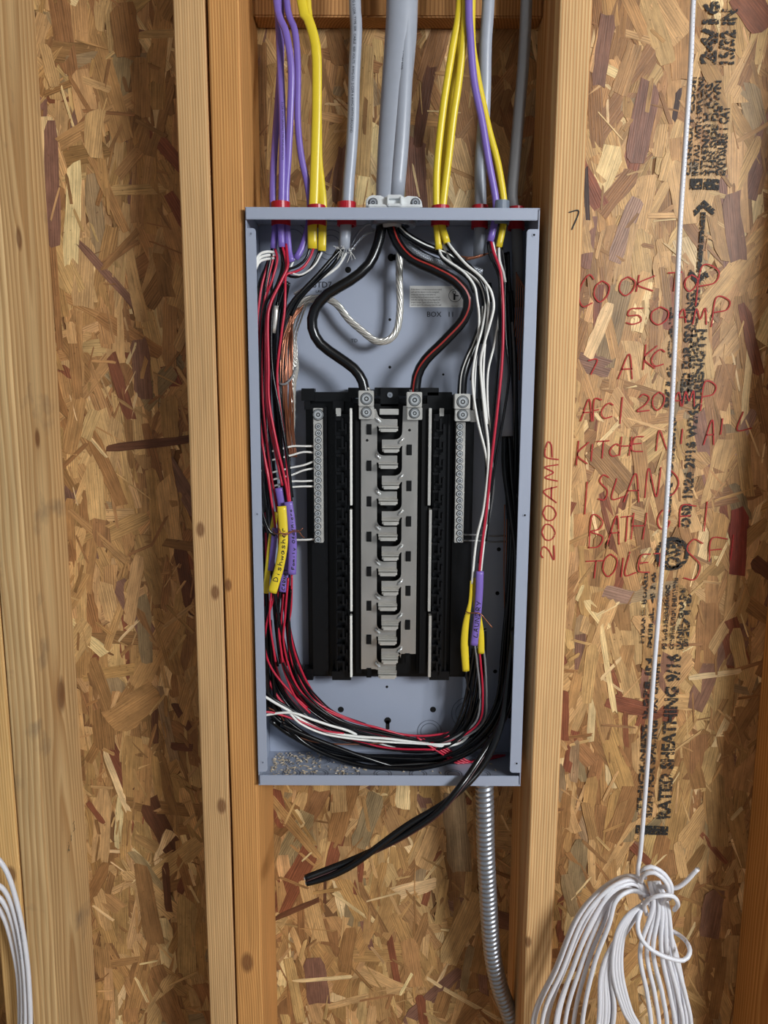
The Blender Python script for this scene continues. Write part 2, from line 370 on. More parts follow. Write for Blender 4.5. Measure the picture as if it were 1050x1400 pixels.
def write_plane(mb, ch, x0, y0, x1, y1, Y, wd, rot=False):
    """letter filling the pixel box on plane Y"""
    a = P(x0, y1, Y); b = P(x1, y0, Y)
    if rot: fn = lambda u, v: (b.x + (a.x-b.x)*v, a.z + (b.z-a.z)*u)
    else: fn = lambda u, v: (a.x + (b.x-a.x)*u, a.z + (b.z-a.z)*v)
    for A, B_ in stroke_glyph(mb, ch, fn, wd):
        n = len(A); V = [(q[0], Y, q[1]) for q in A] + [(q[0], Y, q[1]) for q in B_]
        mb.add(V, [(i, i+1, n+i+1, n+i) for i in range(n-1)])
class OnTube:
    """wrap print round a tube: s along the run (0..length), a across the face (metres)"""
    def __init__(self, pts, rw, rd=None, world=False):
        self.c = spline(pts if world else px3(pts), 0.002); self.t, self.n, self.b = frames(self.c)
        self.s = np.concatenate([[0], np.cumsum(np.linalg.norm(np.diff(self.c, axis=0), axis=1))]); self.L = self.s[-1]
        self.rw = rw; self.rd = rd or rw
    def at(self, s, a, lift=0.00015):
        g = lambda arr: np.array([np.interp(s, self.s, arr[:, k]) for k in range(3)])
        th = math.pi/2 - a/self.rw
        return g(self.c) + g(self.b)*math.cos(th)*(self.rw+lift) + g(self.n)*math.sin(th)*(self.rd+lift)
    def text(self, mb, s, s0, size, up=True, side=0.0, width=None):
        """reads upwards when the run goes down (up=True)"""
        V, Fc, w = text_geo(s); k = size/0.72; ku = width/w if width else k; sg = -1 if up else 1
        mb.add([tuple(self.at(s0 + sg*v[0]*ku, sg*(v[1]*k - size/2)*self.hand + side)) for v in V], Fc)
    hand = -1
    def strokes(self, mb, s, s0, size, adv, wd, side=0.0):
        for i, ch in enumerate(s):
            if ch == ' ': continue
            fn = lambda u, v: (s0 - (i*adv + u*adv*.78), -(v*size - size/2))
            for A, B_ in stroke_glyph(mb, ch, fn, wd):
                n = len(A); V = [tuple(self.at(q[0], self.hand*q[1] + side)) for q in list(A) + list(B_)]
                mb.add(V, [(j, j+1, n+j+1, n+j) for j in range(n-1)])

# ---------------------------------------------------------------- wall of pressed strand board
YW = 0.150                     # face of the sheathing
wall = MB(); wall.box(-1.15, 1.15, YW, YW+0.011, 0.04, 2.40)
wall_back = wall.build('wall_back', 'board'); wall_back['kind'] = 'structure'
fl = MB(); fl.box(-2.5, 2.5, -3.2, 0.4, -0.02, 0.0); fo = fl.build('floor', 'subfloor'); fo['kind'] = 'structure'
ce = MB(); ce.box(-2.5, 2.5, -3.2, 0.4, 2.44, 2.46); co = ce.build('ceiling', 'gypsum'); co['kind'] = 'structure'

TINT = dict(pale=(220, 190, 140), tan=(192, 154, 104), mid=(172, 132, 84), brown=(148, 108, 68), dark=(100, 64, 44), red=(130, 78, 54),
            purple=(128, 92, 74), grey=(148, 124, 90), blackish=(66, 44, 36), rose=(154, 122, 102), deepred=(130, 60, 46))
def strand_geo(cx, cz, L, W, ang, off, tilt, rg, jag=1.0):
    """one pressed flake: ragged outline, 0.5 mm thick, long axis at ang from vertical"""
    ca, sa = math.cos(ang), math.sin(ang)
    out = []
    m = 7; sk = rg.uniform(-.18, .18)*W
    for i in range(m):  out.append((-W/2*(rg.uniform(.82, 1.04)) + sk*i/m, -L/2 + L*i/(m-1)))
    e = rg.uniform(-.12, .12)*L*jag
    out[-1] = (-W/2*rg.uniform(.5, .95), L/2 + min(0, e)); out.append((rg.uniform(-.2, .2)*W, L/2 + rg.uniform(-.04, .03)*L*jag))
    for i in range(m):  out.append((W/2*(rg.uniform(.82, 1.04)) + sk*(m-i)/m, L/2 - L*i/(m-1)))
    out[0] = (-W/2*rg.uniform(.4, .9), -L/2 + rg.uniform(0, .05)*L*jag); out[m+1] = (W/2*rg.uniform(.5, .95), L/2 - max(0, e)); out.append((rg.uniform(-.2, .2)*W, -L/2 + rg.uniform(-.03, .05)*L*jag))
    V = []
    for dy in (0, 0.0006):
        for (a, b) in out:
            x = cx + a*ca + b*sa; z = cz - a*sa + b*ca
            V.append((x, YW - off + dy + tilt[0]*a + tilt[1]*b, z))
    n = len(out)
    F = [tuple(range(n))] + [(i, i+n, (i+1) % n + n, (i+1) % n) for i in range(n)]
    return V, F, out
def strand_mesh(items, name):
    V, F, UV, T = [], [], [], []
    for (v, f, out, tint, stripe, uo) in items:
        n = len(V); V += v; F += [tuple(i+n for i in q) for q in f]
        uvs = [(a + uo[0], b + uo[1]) for a, b in out]*2
        for q in f: UV += [uvs[i] for i in q]
        T += [tuple(tint[:3]) + (stripe,)]*len(v)
    me = bpy.data.meshes.new(name); me.from_pydata(V, [], F); me.update()
    ul = me.uv_layers.new(name='UVMap'); ul.data.foreach_set('uv', [c for q in UV for c in q])
    at = me.color_attributes.new('tint', 'FLOAT_COLOR', 'POINT'); at.data.foreach_set('color', [c for q in T for c in q])
    me.materials.append(M['strand'])
    bm = bmesh.new(); bm.from_mesh(me); bm.faces.ensure_lookup_table()
    for fc in bm.faces:
        if len(fc.verts) > 4 and fc.normal.y > 0: fc.normal_flip()
    bm.to_mesh(me); bm.free()
    return me
def jit(c, rg, a=.14):
    k = 1 + rg.uniform(-a, a); return tuple(x*k*(1 + rg.uniform(-.04, .04)) for x in srgb(*c)[:3])
rg = random.Random(5)
hand = """68 165 74 335 20 purple|100 218 97 366 22 pale|60 130 115 108 9 brown|113 110 152 124 10 tan|145 612 260 601 13 dark|152 482 180 575 17 red|247 740 264 842 22 dark|
95 697 178 772 11 mid|142 703 184 703 19 tan|104 574 147 626 5 pale|195 812 201 905 21 grey|192 758 176 852 20 tan|203 1090 240 1166 34 dark|142 1025 176 1110 11 pale|150 988 215 945 48 mid|
227 1178 231 1246 13 dark|212 1320 244 1402 40 brown|192 1180 212 1290 30 brown|60 20 45 75 22 tan|60 60 75 120 16 tan|165 5 176 80 36 brown|135 150 128 215 26 tan|140 370 190 315 9 brown|
108 180 124 130 8 brown|112 152 185 158 5 brown|85 245 120 240 9 tan|215 60 214 150 26 mid|195 80 195 160 26 mid|125 215 172 318 14 mid|230 540 234 600 26 mid|
84 480 70 300 10 brown|96 440 100 470 14 tan|190 330 140 362 10 brown|230 265 262 320 18 red|150 470 140 420 20 mid|110 540 95 620 24 mid|130 560 115 600 20 tan|
238 960 262 1000 12 dark|212 960 212 1015 11 dark|234 1018 264 1022 13 dark|190 1070 200 1085 22 dark|120 1095 142 1125 9 red|147 1180 110 1250 20 brown|130 1210 146 1270 20 tan|
563 62 605 155 18 brown|505 60 494 242 26 tan|648 60 655 110 20 purple|620 190 640 262 26 tan|450 120 436 200 20 mid|470 90 455 40 24 brown|356 60 358 200 18 brown|590 90 570 200 16 dark|430 155 470 165 12 tan|
378 1078 386 1130 22 red|473 1116 451 1188 21 red|514 1084 490 1158 30 grey|620 1082 629 1192 38 grey|388 1088 432 1155 6 mid|455 1219 513 1258 11 pale|374 1256 438 1228 10 dark|612 1318 656 1222 38 tan|
532 1276 546 1356 12 red|430 1308 436 1372 36 purple|584 1337 688 1396 8 pale|394 1308 412 1398 18 tan|572 1360 580 1405 15 red|556 1283 566 1348 28 mid|610 1200 598 1262 14 tan|652 1085 656 1130 18 tan|
505 1240 500 1290 12 mid|444 1188 444 1235 5 dark|480 1265 470 1330 24 brown|540 1210 520 1275 30 mid|414 1130 404 1105 10 pale|598 1130 575 1185 30 tan|400 1340 480 1334 7 pale|
829 20 816 120 21 purple|886 108 866 222 31 purple|825 92 876 118 14 pale|840 40 912 62 11 tan|1042 44 996 132 24 tan|1010 -10 1050 40 40 red|1000 262 1009 358 26 purple|929 120 920 172 8 blackish|
884 296 942 295 8 tan|873 272 838 358 22 rose|895 -5 948 78 32 tan|1008 692 1007 788 27 deepred|784 490 834 505 28 purple|834 414 802 490 18 pale|1012 415 1036 512 16 red|812 612 858 668 38 brown|
824 808 864 818 22 rose|1030 764 1060 790 22 dark|820 852 840 976 9 pale|832 906 853 962 8 red|855 972 856 1022 9 red|763 1044 769 1096 18 grey|787 998 774 1056 15 red|957 1138 992 1180 9 red|
970 892 1010 826 18 tan|941 926 1012 917 9 pale|772 942 770 1012 18 red|982 1212 968 1282 34 purple|986 1300 974 1392 18 brown|860 1150 892 1184 13 red|774 1194 786 1252 20 grey|898 850 884 770 26 mid|
800 228 803 302 7 blackish|1002 860 1016 930 22 tan|760 560 800 440 16 brown|925 1150 935 1200 16 tan|870 600 880 680 22 mid|950 430 960 520 34 tan|1030 560 1000 620 16 rose|1010 590 1022 680 20 mid|
846 130 870 60 24 mid|800 820 830 860 14 pale|775 1080 772 1130 16 brown|905 170 898 215 18 tan|985 700 975 760 26 mid|860 880 845 945 24 mid|810 880 800 960 20 tan""".replace('\n', '').split('|')
items = []
for h in hand:
    a = h.split(); x1, y1, x2, y2, w = map(float, a[:5]); q1 = P(x1, y1, YW); q2 = P(x2, y2, YW)
    L = (q2-q1).length; W = w/960.0; c = (q1+q2)/2; ang = math.atan2(q1.x-q2.x, q1.z-q2.z)
    v, f, o = strand_geo(c.x, c.z, L, W, ang, rg.uniform(.0019, .0026), (rg.uniform(-.01, .01), rg.uniform(-.004, .004)), rg, .9)
    items.append((L*W+9, (v, f, o, jit(TINT[a[5]], rg, .05), 0.3 if a[5] in ('dark', 'deepred') else rg.uniform(.3, .9), (rg.uniform(0, 9), rg.uniform(0, 9)))))
pal = ['pale']*2 + ['tan']*14 + ['mid']*16 + ['brown']*10 + ['red'] + ['purple'] + ['grey']*2
def blocked(x, z): return False
for layer in range(6):
    for k in range(1150):
        x = rg.uniform(-0.78, 0.78); z = rg.uniform(0.32, 2.16)
        L = rg.uniform(.06, .155); W = rg.uniform(.011, .036)
        ang = rg.gauss(0, .30) if rg.random() < .85 else rg.uniform(-1.6, 1.6)
        v, f, o = strand_geo(x, z, L, W, ang, .0003 + layer*.00030 + rg.uniform(0, .0003), (rg.uniform(-.014, .014), rg.uniform(-.006, .006)), rg)
        vis = L*W if (layer == 5 and -.56 < x < .56 and .62 < z < 2.0) else 0
        items.append((vis, (v, f, o, jit(TINT[rg.choice(pal)], rg), rg.uniform(.1, .9), (rg.uniform(0, 9), rg.uniform(0, 9)))))
for k in range(3000):   # slivers
    x = rg.uniform(-0.78, 0.78); z = rg.uniform(0.32, 2.16); L = rg.uniform(.018, .065); W = rg.uniform(.0015, .007)
    ang = rg.gauss(0, .7)
    v, f, o = strand_geo(x, z, L, W, ang, rg.uniform(.0012, .0026), (rg.uniform(-.05, .05), rg.uniform(-.012, .012)), rg)
    items.append((0, (v, f, o, jit(TINT[rg.choice(['pale', 'tan', 'tan', 'mid', 'mid', 'brown', 'brown', 'brown'])], rg), rg.uniform(.1, .6), (rg.uniform(0, 9), rg.uniform(0, 9)))))
items.sort(key=lambda t: -t[0])
for _, it in items[:298]:
    link('wood_strand', strand_mesh([it], 'wood_strand'), None, wall_back)
so = link('wood_strands', strand_mesh([it for _, it in items[298:]], 'wood_strands'), None, wall_back); so['kind'] = 'stuff'

# printed stamp and marker writing on the board ---------------------------------
YI = YW - 0.0036
st = MB()
def vtext(s, px, pyb, pyt, hpx):
    """print reading upwards, glyph tops to the left, centred on pixel column px"""
    a = P(px + hpx/2, pyb, YI); b = P(px + hpx/2, pyt, YI)
    flat_text(st, s, (a.x, YI, a.z), (0, 0, 1), (-1, 0, 0), hpx/960.0, abs(b.z-a.z), .045)
vtext('RATED SHEATHING 9/16', 906, 1120, 894, 19)
for (s, x, yb, yt, h) in [('THICKNESS 0.578 IN', 874, 1110, 900, 8), ('SIZED FOR SPACING', 886, 1118, 985, 10), ('EXPOSURE 1', 892, 975, 895, 12),
        ('32/16', 936, 888, 812, 9), ('PANEL GRADE', 928, 888, 804, 7), ('CONSTRUCTION SHEATHING', 918, 888, 790, 6), ('PS 2-10 HUD-UM-40C', 908, 888, 800, 6), ('MILL 416', 888, 886, 782, 6), ('STRAND BOARD', 878, 880, 782, 5),
        ('OSB 1R24 2F16 W24', 937, 722, 560, 13), ('CSA O325.0', 912, 710, 570, 9), ('STRENGTH', 953, 560, 450, 12), ('SIZED FOR SPACING', 935, 552, 400, 11), ('THIS SIDE DOWN', 943, 548, 396, 8), ('9/16 CAT', 912, 560, 420, 7),
        ('24/16', 968, 88, 0, 20), ('15/32 IN', 993, 88, 12, 19), ('EXPOSURE 1 CAT', 985, 240, 145, 12), ('THIS SIDE DOWN', 973, 240, 110, 9), ('STRENGTH AXIS', 962, 240, 112, 9), ('INSTALL WITH SPACING', 951, 240, 105, 7), ('CONSULT CODE', 941, 240, 105, 6)]:
    vtext(s, x, yb, yt, h)
st.ppoly([(870, 1128), (914, 1130), (913, 1142), (869, 1141)], YI, YI+.0001); 
st.ppoly([(944, 244), (961, 244), (960, 259), (943, 259)], YI, YI+.0001); st.ppoly([(963, 244), (984, 245), (983, 260), (962, 259)], YI, YI+.0001)
st.ppoly([(900, 1118), (902, 1118), (916, 930), (914, 930)], YI, YI+.0001) if False else None
st.ppoly([(892, 1120), (894, 1120), (912, 905), (910, 905)], YI, YI+.0001) if False else None
cc = P(919, 757, YI); st.ring((cc.x, YI, cc.z), .020, .026, (0, 1, 0), .0001, 24)
vtext('OSB', 918, 778, 738, 22)
# two-headed arrow
st.ppoly([(959, 290), (965, 290), (959, 372), (953, 372)], YI, YI+.0001)
st.ppoly([(963, 273), (979, 288), (976, 296), (962, 284), (950, 296), (948, 288)], YI, YI+.0001)
st.ppoly([(953, 390), (941, 376), (944, 368), (954, 378), (966, 370), (970, 378)], YI, YI+.0001)
so = st.build('printed_stamp', 'stamp', wall_back); so['label'] = 'black sheathing grade stamp with double arrow'
mk = MB()
C2 = lambda x, y: (730 + x/3.1125, 350 + y/3.1125)
for (ch, x0, y0, x1, y1) in [('C',190,80,262,215),('O',255,105,325,195),('O',362,88,435,168),('K',432,80,520,152),('T',566,68,632,150),('O',640,80,700,150),('P',672,45,792,212),
    ('5',392,222,470,290),('0',492,216,582,292),('A',602,226,662,284),('M',676,222,742,292),('P',742,178,838,302),
    ('7',228,442,272,505),('A',358,418,440,524),('K',462,376,528,484),('C',500,398,562,468),
    ('A',198,610,262,704),('F',248,612,290,704),('C',286,626,342,690),('I',355,600,390,715),('2',440,588,500,660),('0',500,578,562,656),('A',585,580,640,640),('M',632,574,690,640),('P',698,538,778,660),
    ('K',178,786,238,890),('I',236,800,258,874),('T',262,786,322,862),('C',322,800,368,852),('H',362,768,420,850),('E',415,768,474,832),('N',520,738,592,830),('I',620,735,640,800),('A',722,698,784,804),('I',785,690,815,760),('L',866,662,936,740),
    ('I',205,960,240,1100),('S',272,932,325,1042),('L',332,946,392,1032),('A',382,926,470,1048),('N',472,898,545,1030),('D',560,918,622,1022),
    ('B',230,1106,312,1242),('A',312,1106,382,1228),('T',366,1106,422,1216),('H',410,1092,484,1206),('G',522,1082,584,1162),('F',612,1064,692,1154),('I',712,1044,752,1172),
    ('T',218,1296,300,1372),('O',292,1268,358,1364),('I',362,1284,392,1366),('L',388,1258,445,1356),('E',442,1268,504,1346),('T',508,1264,562,1322),('S',636,1206,730,1384),('F',738,1204,826,1300),('I',826,1186,862,1294)]:
    a = C2(x0, y0); b = C2(x1, y1); write_plane(mk, ch, a[0], a[1], b[0], b[1], YI-.0002, .0019)
so = mk.build('marker_writing', 'marker', wall_back); so['label'] = 'red handwritten circuit list'

# ---------------------------------------------------------------- studs
YS0, YS1 = 0.010, 0.150
def xat(px): return P(px, 533, YS0).x
def kn(px, py, r, side=False, Y=None):
    q = P(px, py, YS0 if Y is None else Y); return (q.x, q.y, q.z, r)
def stud(x0, x1, mat, label, z0=0.042, z1=2.40, y0=YS0, y1=YS1):
    mb = MB(); y1 -= 0.0001; n = 30
    rs = random.Random(int((x0+2)*10000)); r = .0032
    prof = []
    for (cx, cy, a0) in ((x0+r, y0+r, 180), (x1-r, y0+r, 270), (x1-r, y1-r, 0), (x0+r, y1-r, 90)):
        for k in range(4):
            t = math.radians(a0 + 30*k); prof.append((cx + r*math.cos(t), cy + r*math.sin(t)))
    m = len(prof); V = []; w1 = w2 = 0
    for i in range(n+1):
        z = z0 + (z1-z0)*i/n
        w1 += rs.uniform(-.0004, .0004); w1 *= .9
        V += [(x + w1, y, z) for x, y in prof]
    F = [(i*m+j, i*m+(j+1) % m, (i+1)*m+(j+1) % m, (i+1)*m+j) for i in range(n) for j in range(m)] + [tuple(range(m))[::-1], tuple(range(n*m, n*m+m))]
    mb.add(V, F); o = mb.build('wall_stud', mat, smooth=False)
    return tag(o, label, 'stud', 'upright studs of the wall')
yel, yeld = srgb(222, 184, 124), srgb(196, 148, 88)
tanw, tand = srgb(214, 178, 128), srgb(182, 136, 88)
orw, ord_ = srgb(216, 164, 100), srgb(184, 122, 66)
xa = xat(18.5); W0 = .0381
sA = stud(xa-W0, xa, wood('stud_wood_a', srgb(212, 180, 130), srgb(178, 138, 90), xa+.055, .075, 150, .016, 1.2, knots=[(xa, .055, P(30, 325, .05).z, .010), (xa, .07, P(60, 600, .06).z, .009), (xa, .09, P(88, 950, .09).z, .018)], stain=srgb(96, 88, 78)), 'wide knotty weathered stud at left showing its broad side face')
xz = xa - W0 - .002
sA0 = stud(xz-W0, xz, wood('stud_wood_b', yel, yeld, xz+.22, .06, 290, .006, 2.0, knots=[kn(15, 1196, .009)]), 'pale stud face at the left edge beside the wide knotty stud')
xb = xat(255.5)
sB = stud(xb, xb+W0, wood('stud_wood_c', tanw, tand, xb-.16, -.04, 330, .006, 3.1, knots=[kn(274, 724, .007), kn(294, 810, .007), kn(303, 1102, .008)]), 'pinkish tan stud, the outer one of the pair left of the panel')
xb2 = xb + W0 + .0022
sB2 = stud(xb2, xb2+W0, wood('stud_wood_d', orw, ord_, xb2-.18, -.03, 300, .006, 4.3, knots=[kn(312, 800, .006), kn(338, 1316, .011)]), 'orange tan stud directly against the left side of the panel')
xc = xat(746)
sC = stud(xc, xc+W0*1.04, wood('stud_wood_e', srgb(230, 196, 142), srgb(196, 140, 88), xc-.24, .05, 270, .004, 5.7, knots=[kn(722, 1288, .006)]), 'yellow stud right of the panel with red 200 AMP writing')
xd = P(1056, 740, YW).x
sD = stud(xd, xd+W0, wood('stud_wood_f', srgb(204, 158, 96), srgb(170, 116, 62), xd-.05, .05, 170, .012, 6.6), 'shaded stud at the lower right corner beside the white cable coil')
w2 = MB()
for (ch, y0, y1) in [('2', 1228, 1292), ('0', 1136, 1214), ('0', 1058, 1130), ('A', 964, 1050), ('M', 884, 958), ('P', 790, 880)]:
    a = C2(28 + (1292-y1)*.05, y0); b = C2(88 + (1292-y1)*.05, y1); write_plane(w2, ch, a[0], a[1], b[0], b[1], YS0-.0009, .0017, rot=True)
so = w2.build('marker_writing', 'marker', sC); so['label'] = 'red handwritten 200 AMP'
w3 = MB(); write_plane(w3, '7', 777, 289, 792, 314, YS0-.0009, .0015)
so = w3.build('pen_mark', 'inkblack', sC); so['label'] = 'small black handwritten 7'
# faint mill mark on the broad face of the left stud (that face looks along +X)
w4 = MB(); q = P(78, 1148, .09)
for i, ch in enumerate('212'):
    for A, B_ in stroke_glyph(w4, ch, lambda u, v: (.075 + i*.012 + u*.008, q.z - .012 + i*.010 + v*.014), .0018):
        n = len(A); w4.add([(xa+.0004+.0006, a[0], a[1]) for a in list(A)+list(B_)], [(j, j+1, n+j+1, n+j) for j in range(n-1)])
w4.build('mill_mark', worn_ink('green_mill_ink', srgb(70, 84, 70), .42), sA)
# more studs either side (seen only from other positions), plates and header block
for k, (x0, lab) in enumerate(((xz-W0-.37, 'plain stud beyond the left edge of the view'), (xd+.41, 'plain stud beyond the right edge of the view'))):
    stud(x0, x0+W0, 'wood_g' if False else wood('stud_wood_g%d' % k, yel, yeld, x0, .3, 240, .008, 7+k), lab)
pm = wood('plate_wood', tanw, tand, 0, .4, 200, .01, 9)
mb = MB(); mb.box(-1.15, 1.15, YS0, YS1, .001, .0395); tag(mb.build('bottom_plate', pm, bevel=.002), 'flat lumber plate along the foot of the studs', 'plate')
mb = MB(); mb.box(-1.15, 1.15, YS0, YS1, 2.402, 2.438); tag(mb.build('top_plate', pm, bevel=.002), 'flat lumber plate along the top of the studs', 'plate')
hz = P(530, 23, .112).z
mb = MB(); mb.box(xb2+W0+.0006, xc-.0006, .112, .1465, hz, hz+.089)
mh, N_, L_, B_h = None, None, None, None
tag(mb.build('blocking_board', wood('blocking_wood', srgb(196, 146, 92), srgb(150, 104, 60), 0, .16, 240, .012, 12), bevel=.002), 'short horizontal wood block between the studs above the panel', 'block')

# ---------------------------------------------------------------- breaker panel
panel = thing('breaker_panel', 'open grey metal breaker panel with black interior between the studs', 'breaker panel', (0.005, 0.1, P(530, 1073, 0).z))
XL = (P(336, 290, 0).x + P(351.5, 1068, 0).x)/2; XR = (P(741, 290, 0).x + P(710.5, 1068, 0).x)/2
ZT = P(530, 283.5, 0).z; ZB = P(530, 1074.5, 0).z; YB = 0.098; T = 0.0016
BOX['lim'] = (XL+T+.0004, XR-T-.0004, ZB+T+.0004, ZT-T, YB-.0004)
def slab(name, *b, **k):
    mb = MB(); mb.box(*b); return mb.build(name, 'paint', panel, bevel=k.get('bevel', .0005))
back = slab('back_panel', XL+T, XR-T, YB, YB+T, ZB+T, ZT-T)
zl = P(530, 300.5, 0).z
mb = MB(); mb.box(XL, XR, .0002, YB+T, ZT-T, ZT); mb.box(XL+.001, XR-.003, 0, T, zl, ZT-.0003); top = mb.build('top_panel', 'paint', panel, bevel=.0007)
zb = P(530, 1060.5, 0).z
mb = MB(); mb.box(XL, XR, .0002, YB+T, ZB, ZB+T); mb.box(XL+.002, XR-.003, 0, T, ZB+.0003, zb); bottom = mb.build('bottom_panel', 'paint', panel, bevel=.0007)
zf0 = P(530, 1057, 0).z; zf1 = P(530, 312, 0).z
def rounded(x0, x1, z0, z1, r, inner):
    pts = []
    def arc(cx, cz, a0):
        for k in range(5): t = math.radians(a0 + 22.5*k); pts.append((cx + r*math.cos(t), cz + r*math.sin(t)))
    if inner == 'right':
        pts += [(x0, z0)]; arc(x1-r, z0+r, -90); arc(x1-r, z1-r, 0); pts += [(x0, z1)]
    else:
        pts += [(x1, z1)]; arc(x0+r, z1-r, 90); arc(x0+r, z0+r, 180); pts += [(x1, z0)]
    return pts
fw = P(351.5, 400, 0).x - P(337.5, 400, 0).x
sides = []
for s in (-1, 1):
    mb = MB(); x = XL if s < 0 else XR
    mb.box(x, x - s*T, .003, YB+T, ZB+T, ZT-T)
    ww = fw*1.0 if s < 0 else fw*1.22
    mb.poly(rounded(x, x+ww, zf0, zf1, .004, 'right') if s < 0 else rounded(x-ww, x, zf0, zf1, .004, 'left'), .0022, .0022+T)
    sides.append(mb.build('side_panel', 'paint', panel, bevel=.0004))
    for zz in (P(530, 320, 0).z, P(530, 704, 0).z, P(530, 1044, 0).z):
        h = MB(); hx = x + (ww*.52 if s < 0 else -ww*.42)
        h.ring((hx, .0016, zz), .0014, .0026, (0, 1, 0), .0012, 14); h.build('hole_rim', 'paint', sides[-1])
        h = MB(); h.disc((hx, .0019, zz), .0018, (0, 1, 0), .0008, 12); h.build('screw_hole', 'hole_shade' if (s > 0) else 'paint_groove_shade', sides[-1])
# holes, drawn as black discs for the dark inside, and knock-outs in the back
for (x, y, r) in [(476, 369, 4.2), (535, 352, 5.0), (540, 352, 4.0), (533, 437, 2), (533, 502, 2), (529, 939, 2), (466, 970, 4.5), (592, 970, 4.5), (682, 751, 3), (680, 811, 3), (677, 918, 3), (606, 512, 1.6)]:
    q = P(x, y, YB); h = MB(); h.disc((q.x, YB-.0003, q.z), r/1000, (0, 1, 0), .0005, 14); h.build('screw_hole', 'hole_shade', back)
q = P(530, 985, YB); h = MB(); h.disc((q.x, YB-.0003, q.z), .0052, (0, 1, 0), .0005, 16); h.box(q.x-.0028, q.x+.0028, YB-.0003, YB+.0002, q.z-.014, q.z); h.build('keyhole', 'hole_shade', back)
def knockout(q, axis, rs, parent):
    h = MB()
    for r in rs: h.ring(q, r-.0007, r+.0003, axis, .0006, 28)
    h.build('knockout', 'paint_groove_shade', parent, smooth=False)
for (x, y, rs) in [(587, 1000, (.013, .018)), (465, 1000, (.013, .018)), (640, 975, (.013, .019, .025)), (400, 330, (.016, .024)), (452, 335, (.013, .020))]:
    q = P(x, y, YB); knockout((q.x, YB-.0005, q.z), (0, 1, 0), rs, back)
for x in (-.13, -.09, -.045, 0, .05, .10, .14):
    for yy in (.03, .068):
        knockout((x, yy, ZB+T), (0, 0, 1), (.009, .0125), bottom)
for x in (-.06, .03): knockout((x, .05, ZT-T-.0006), (0, 0, 1), (.014, .02, .026), top)

# interior --------------------------------------------------------------
def part(name, mat, fn, parent=panel, bevel=.0004, smooth=False):
    mb = MB(); fn(mb); return mb.build(name, mat, parent, smooth, bevel)
def f(mb):
    mb.pbox(420, 545, 645, 925, .082, .097)
    mb.pbox(426, 556, 448, 923, .070, .083); mb.pbox(618, 556, 641, 923, .070, .083)
    mb.pbox(412, 531, 430, 548, .068, .090); mb.pbox(416, 548, 424, 560, .070, .09)
    mb.pbox(430, 536, 480, 549, .070, .09); mb.pbox(455, 548, 470, 562, .066, .09)
    mb.pbox(512, 530, 600, 541, .068, .09); mb.pbox(520, 530, 545, 556, .062, .09); mb.pbox(584, 536, 618, 560, .068, .09)
    mb.pbox(476, 530, 492, 544, .064, .09); mb.pbox(600, 540, 650, 552, .072, .09)
    mb.pbox(415, 915, 428, 930, .070, .09); mb.pbox(640, 545, 660, 562, .07, .09); mb.pbox(636, 905, 648, 928, .07, .09)
base = part('interior_base', 'plastic', f)
def f(mb):
    mb.pbox(484, 552, 494, 921, .050, .083); mb.pbox(571, 552, 584, 921, .050, .083)
    mb.pbox(486, 552, 489, 921, .044, .052); mb.pbox(575, 552, 578, 921, .044, .052)
    mb.pbox(494, 552, 571, 921, .062, .083)
rail = part('bus_tray', 'plastic2', f)
# breaker hook rails with their clips, one clip object each
for s in (0, 1):
    xs = (457, 479) if s == 0 else (590, 613)
    def f(mb):
        mb.pbox(xs[0], 566, xs[1], 928, .060, .083)
        for k in range(2): mb.pbox(xs[0]+2+k*(xs[1]-xs[0]-5), 566, xs[0]+4+k*(xs[1]-xs[0]-5), 926, .056, .061)
        mb.pbox(xs[0]-3, 918, xs[1]+1, 930, .054, .083)
    hr = part('hook_rail', 'plastic', f)
    zc = P(530, 573, .056).z; zst = .0243
    for k in range(15):
        z = zc - k*zst; xx0 = P(xs[0], 600, .056).x; xx1 = P(xs[1], 600, .056).x
        mb = MB()
        mb.box(xx0+.002, xx0+.013, .050, .061, z-.002, z+.0015)
        mb.box(xx0+.010, xx0+.013, .048, .061, z-.014, z+.0015)
        mb.box(xx0+.006, xx0+.017, .052, .061, z-.016, z-.013)
        mb.box(xx0+.015, xx0+.0175, .050, .061, z-.020, z-.006)
        mb.build('rail_clip', 'plastic', hr, bevel=.0004)
# bright edge strips
for (x0, x1, mt) in ((478.3, 481.6, 'white'), (585.5, 589.5, 'alu')):
    for (y0, y1) in ((558, 691), (697, 836), (842, 926)):
        part('edge_strip', mt, lambda mb: mb.pbox(x0 + (0 if y0 < 600 else .2), y0, x1, y1, .044, .062))
part('clip_plate', 'alu', lambda mb: mb.pbox(459, 558, 466, 569, .058, .066)); part('clip_plate', 'alu', lambda mb: mb.pbox(601, 558, 607, 569, .058, .066))
part('clip_plate', 'bus', lambda mb: mb.pbox(643, 561, 651, 577, .058, .064))

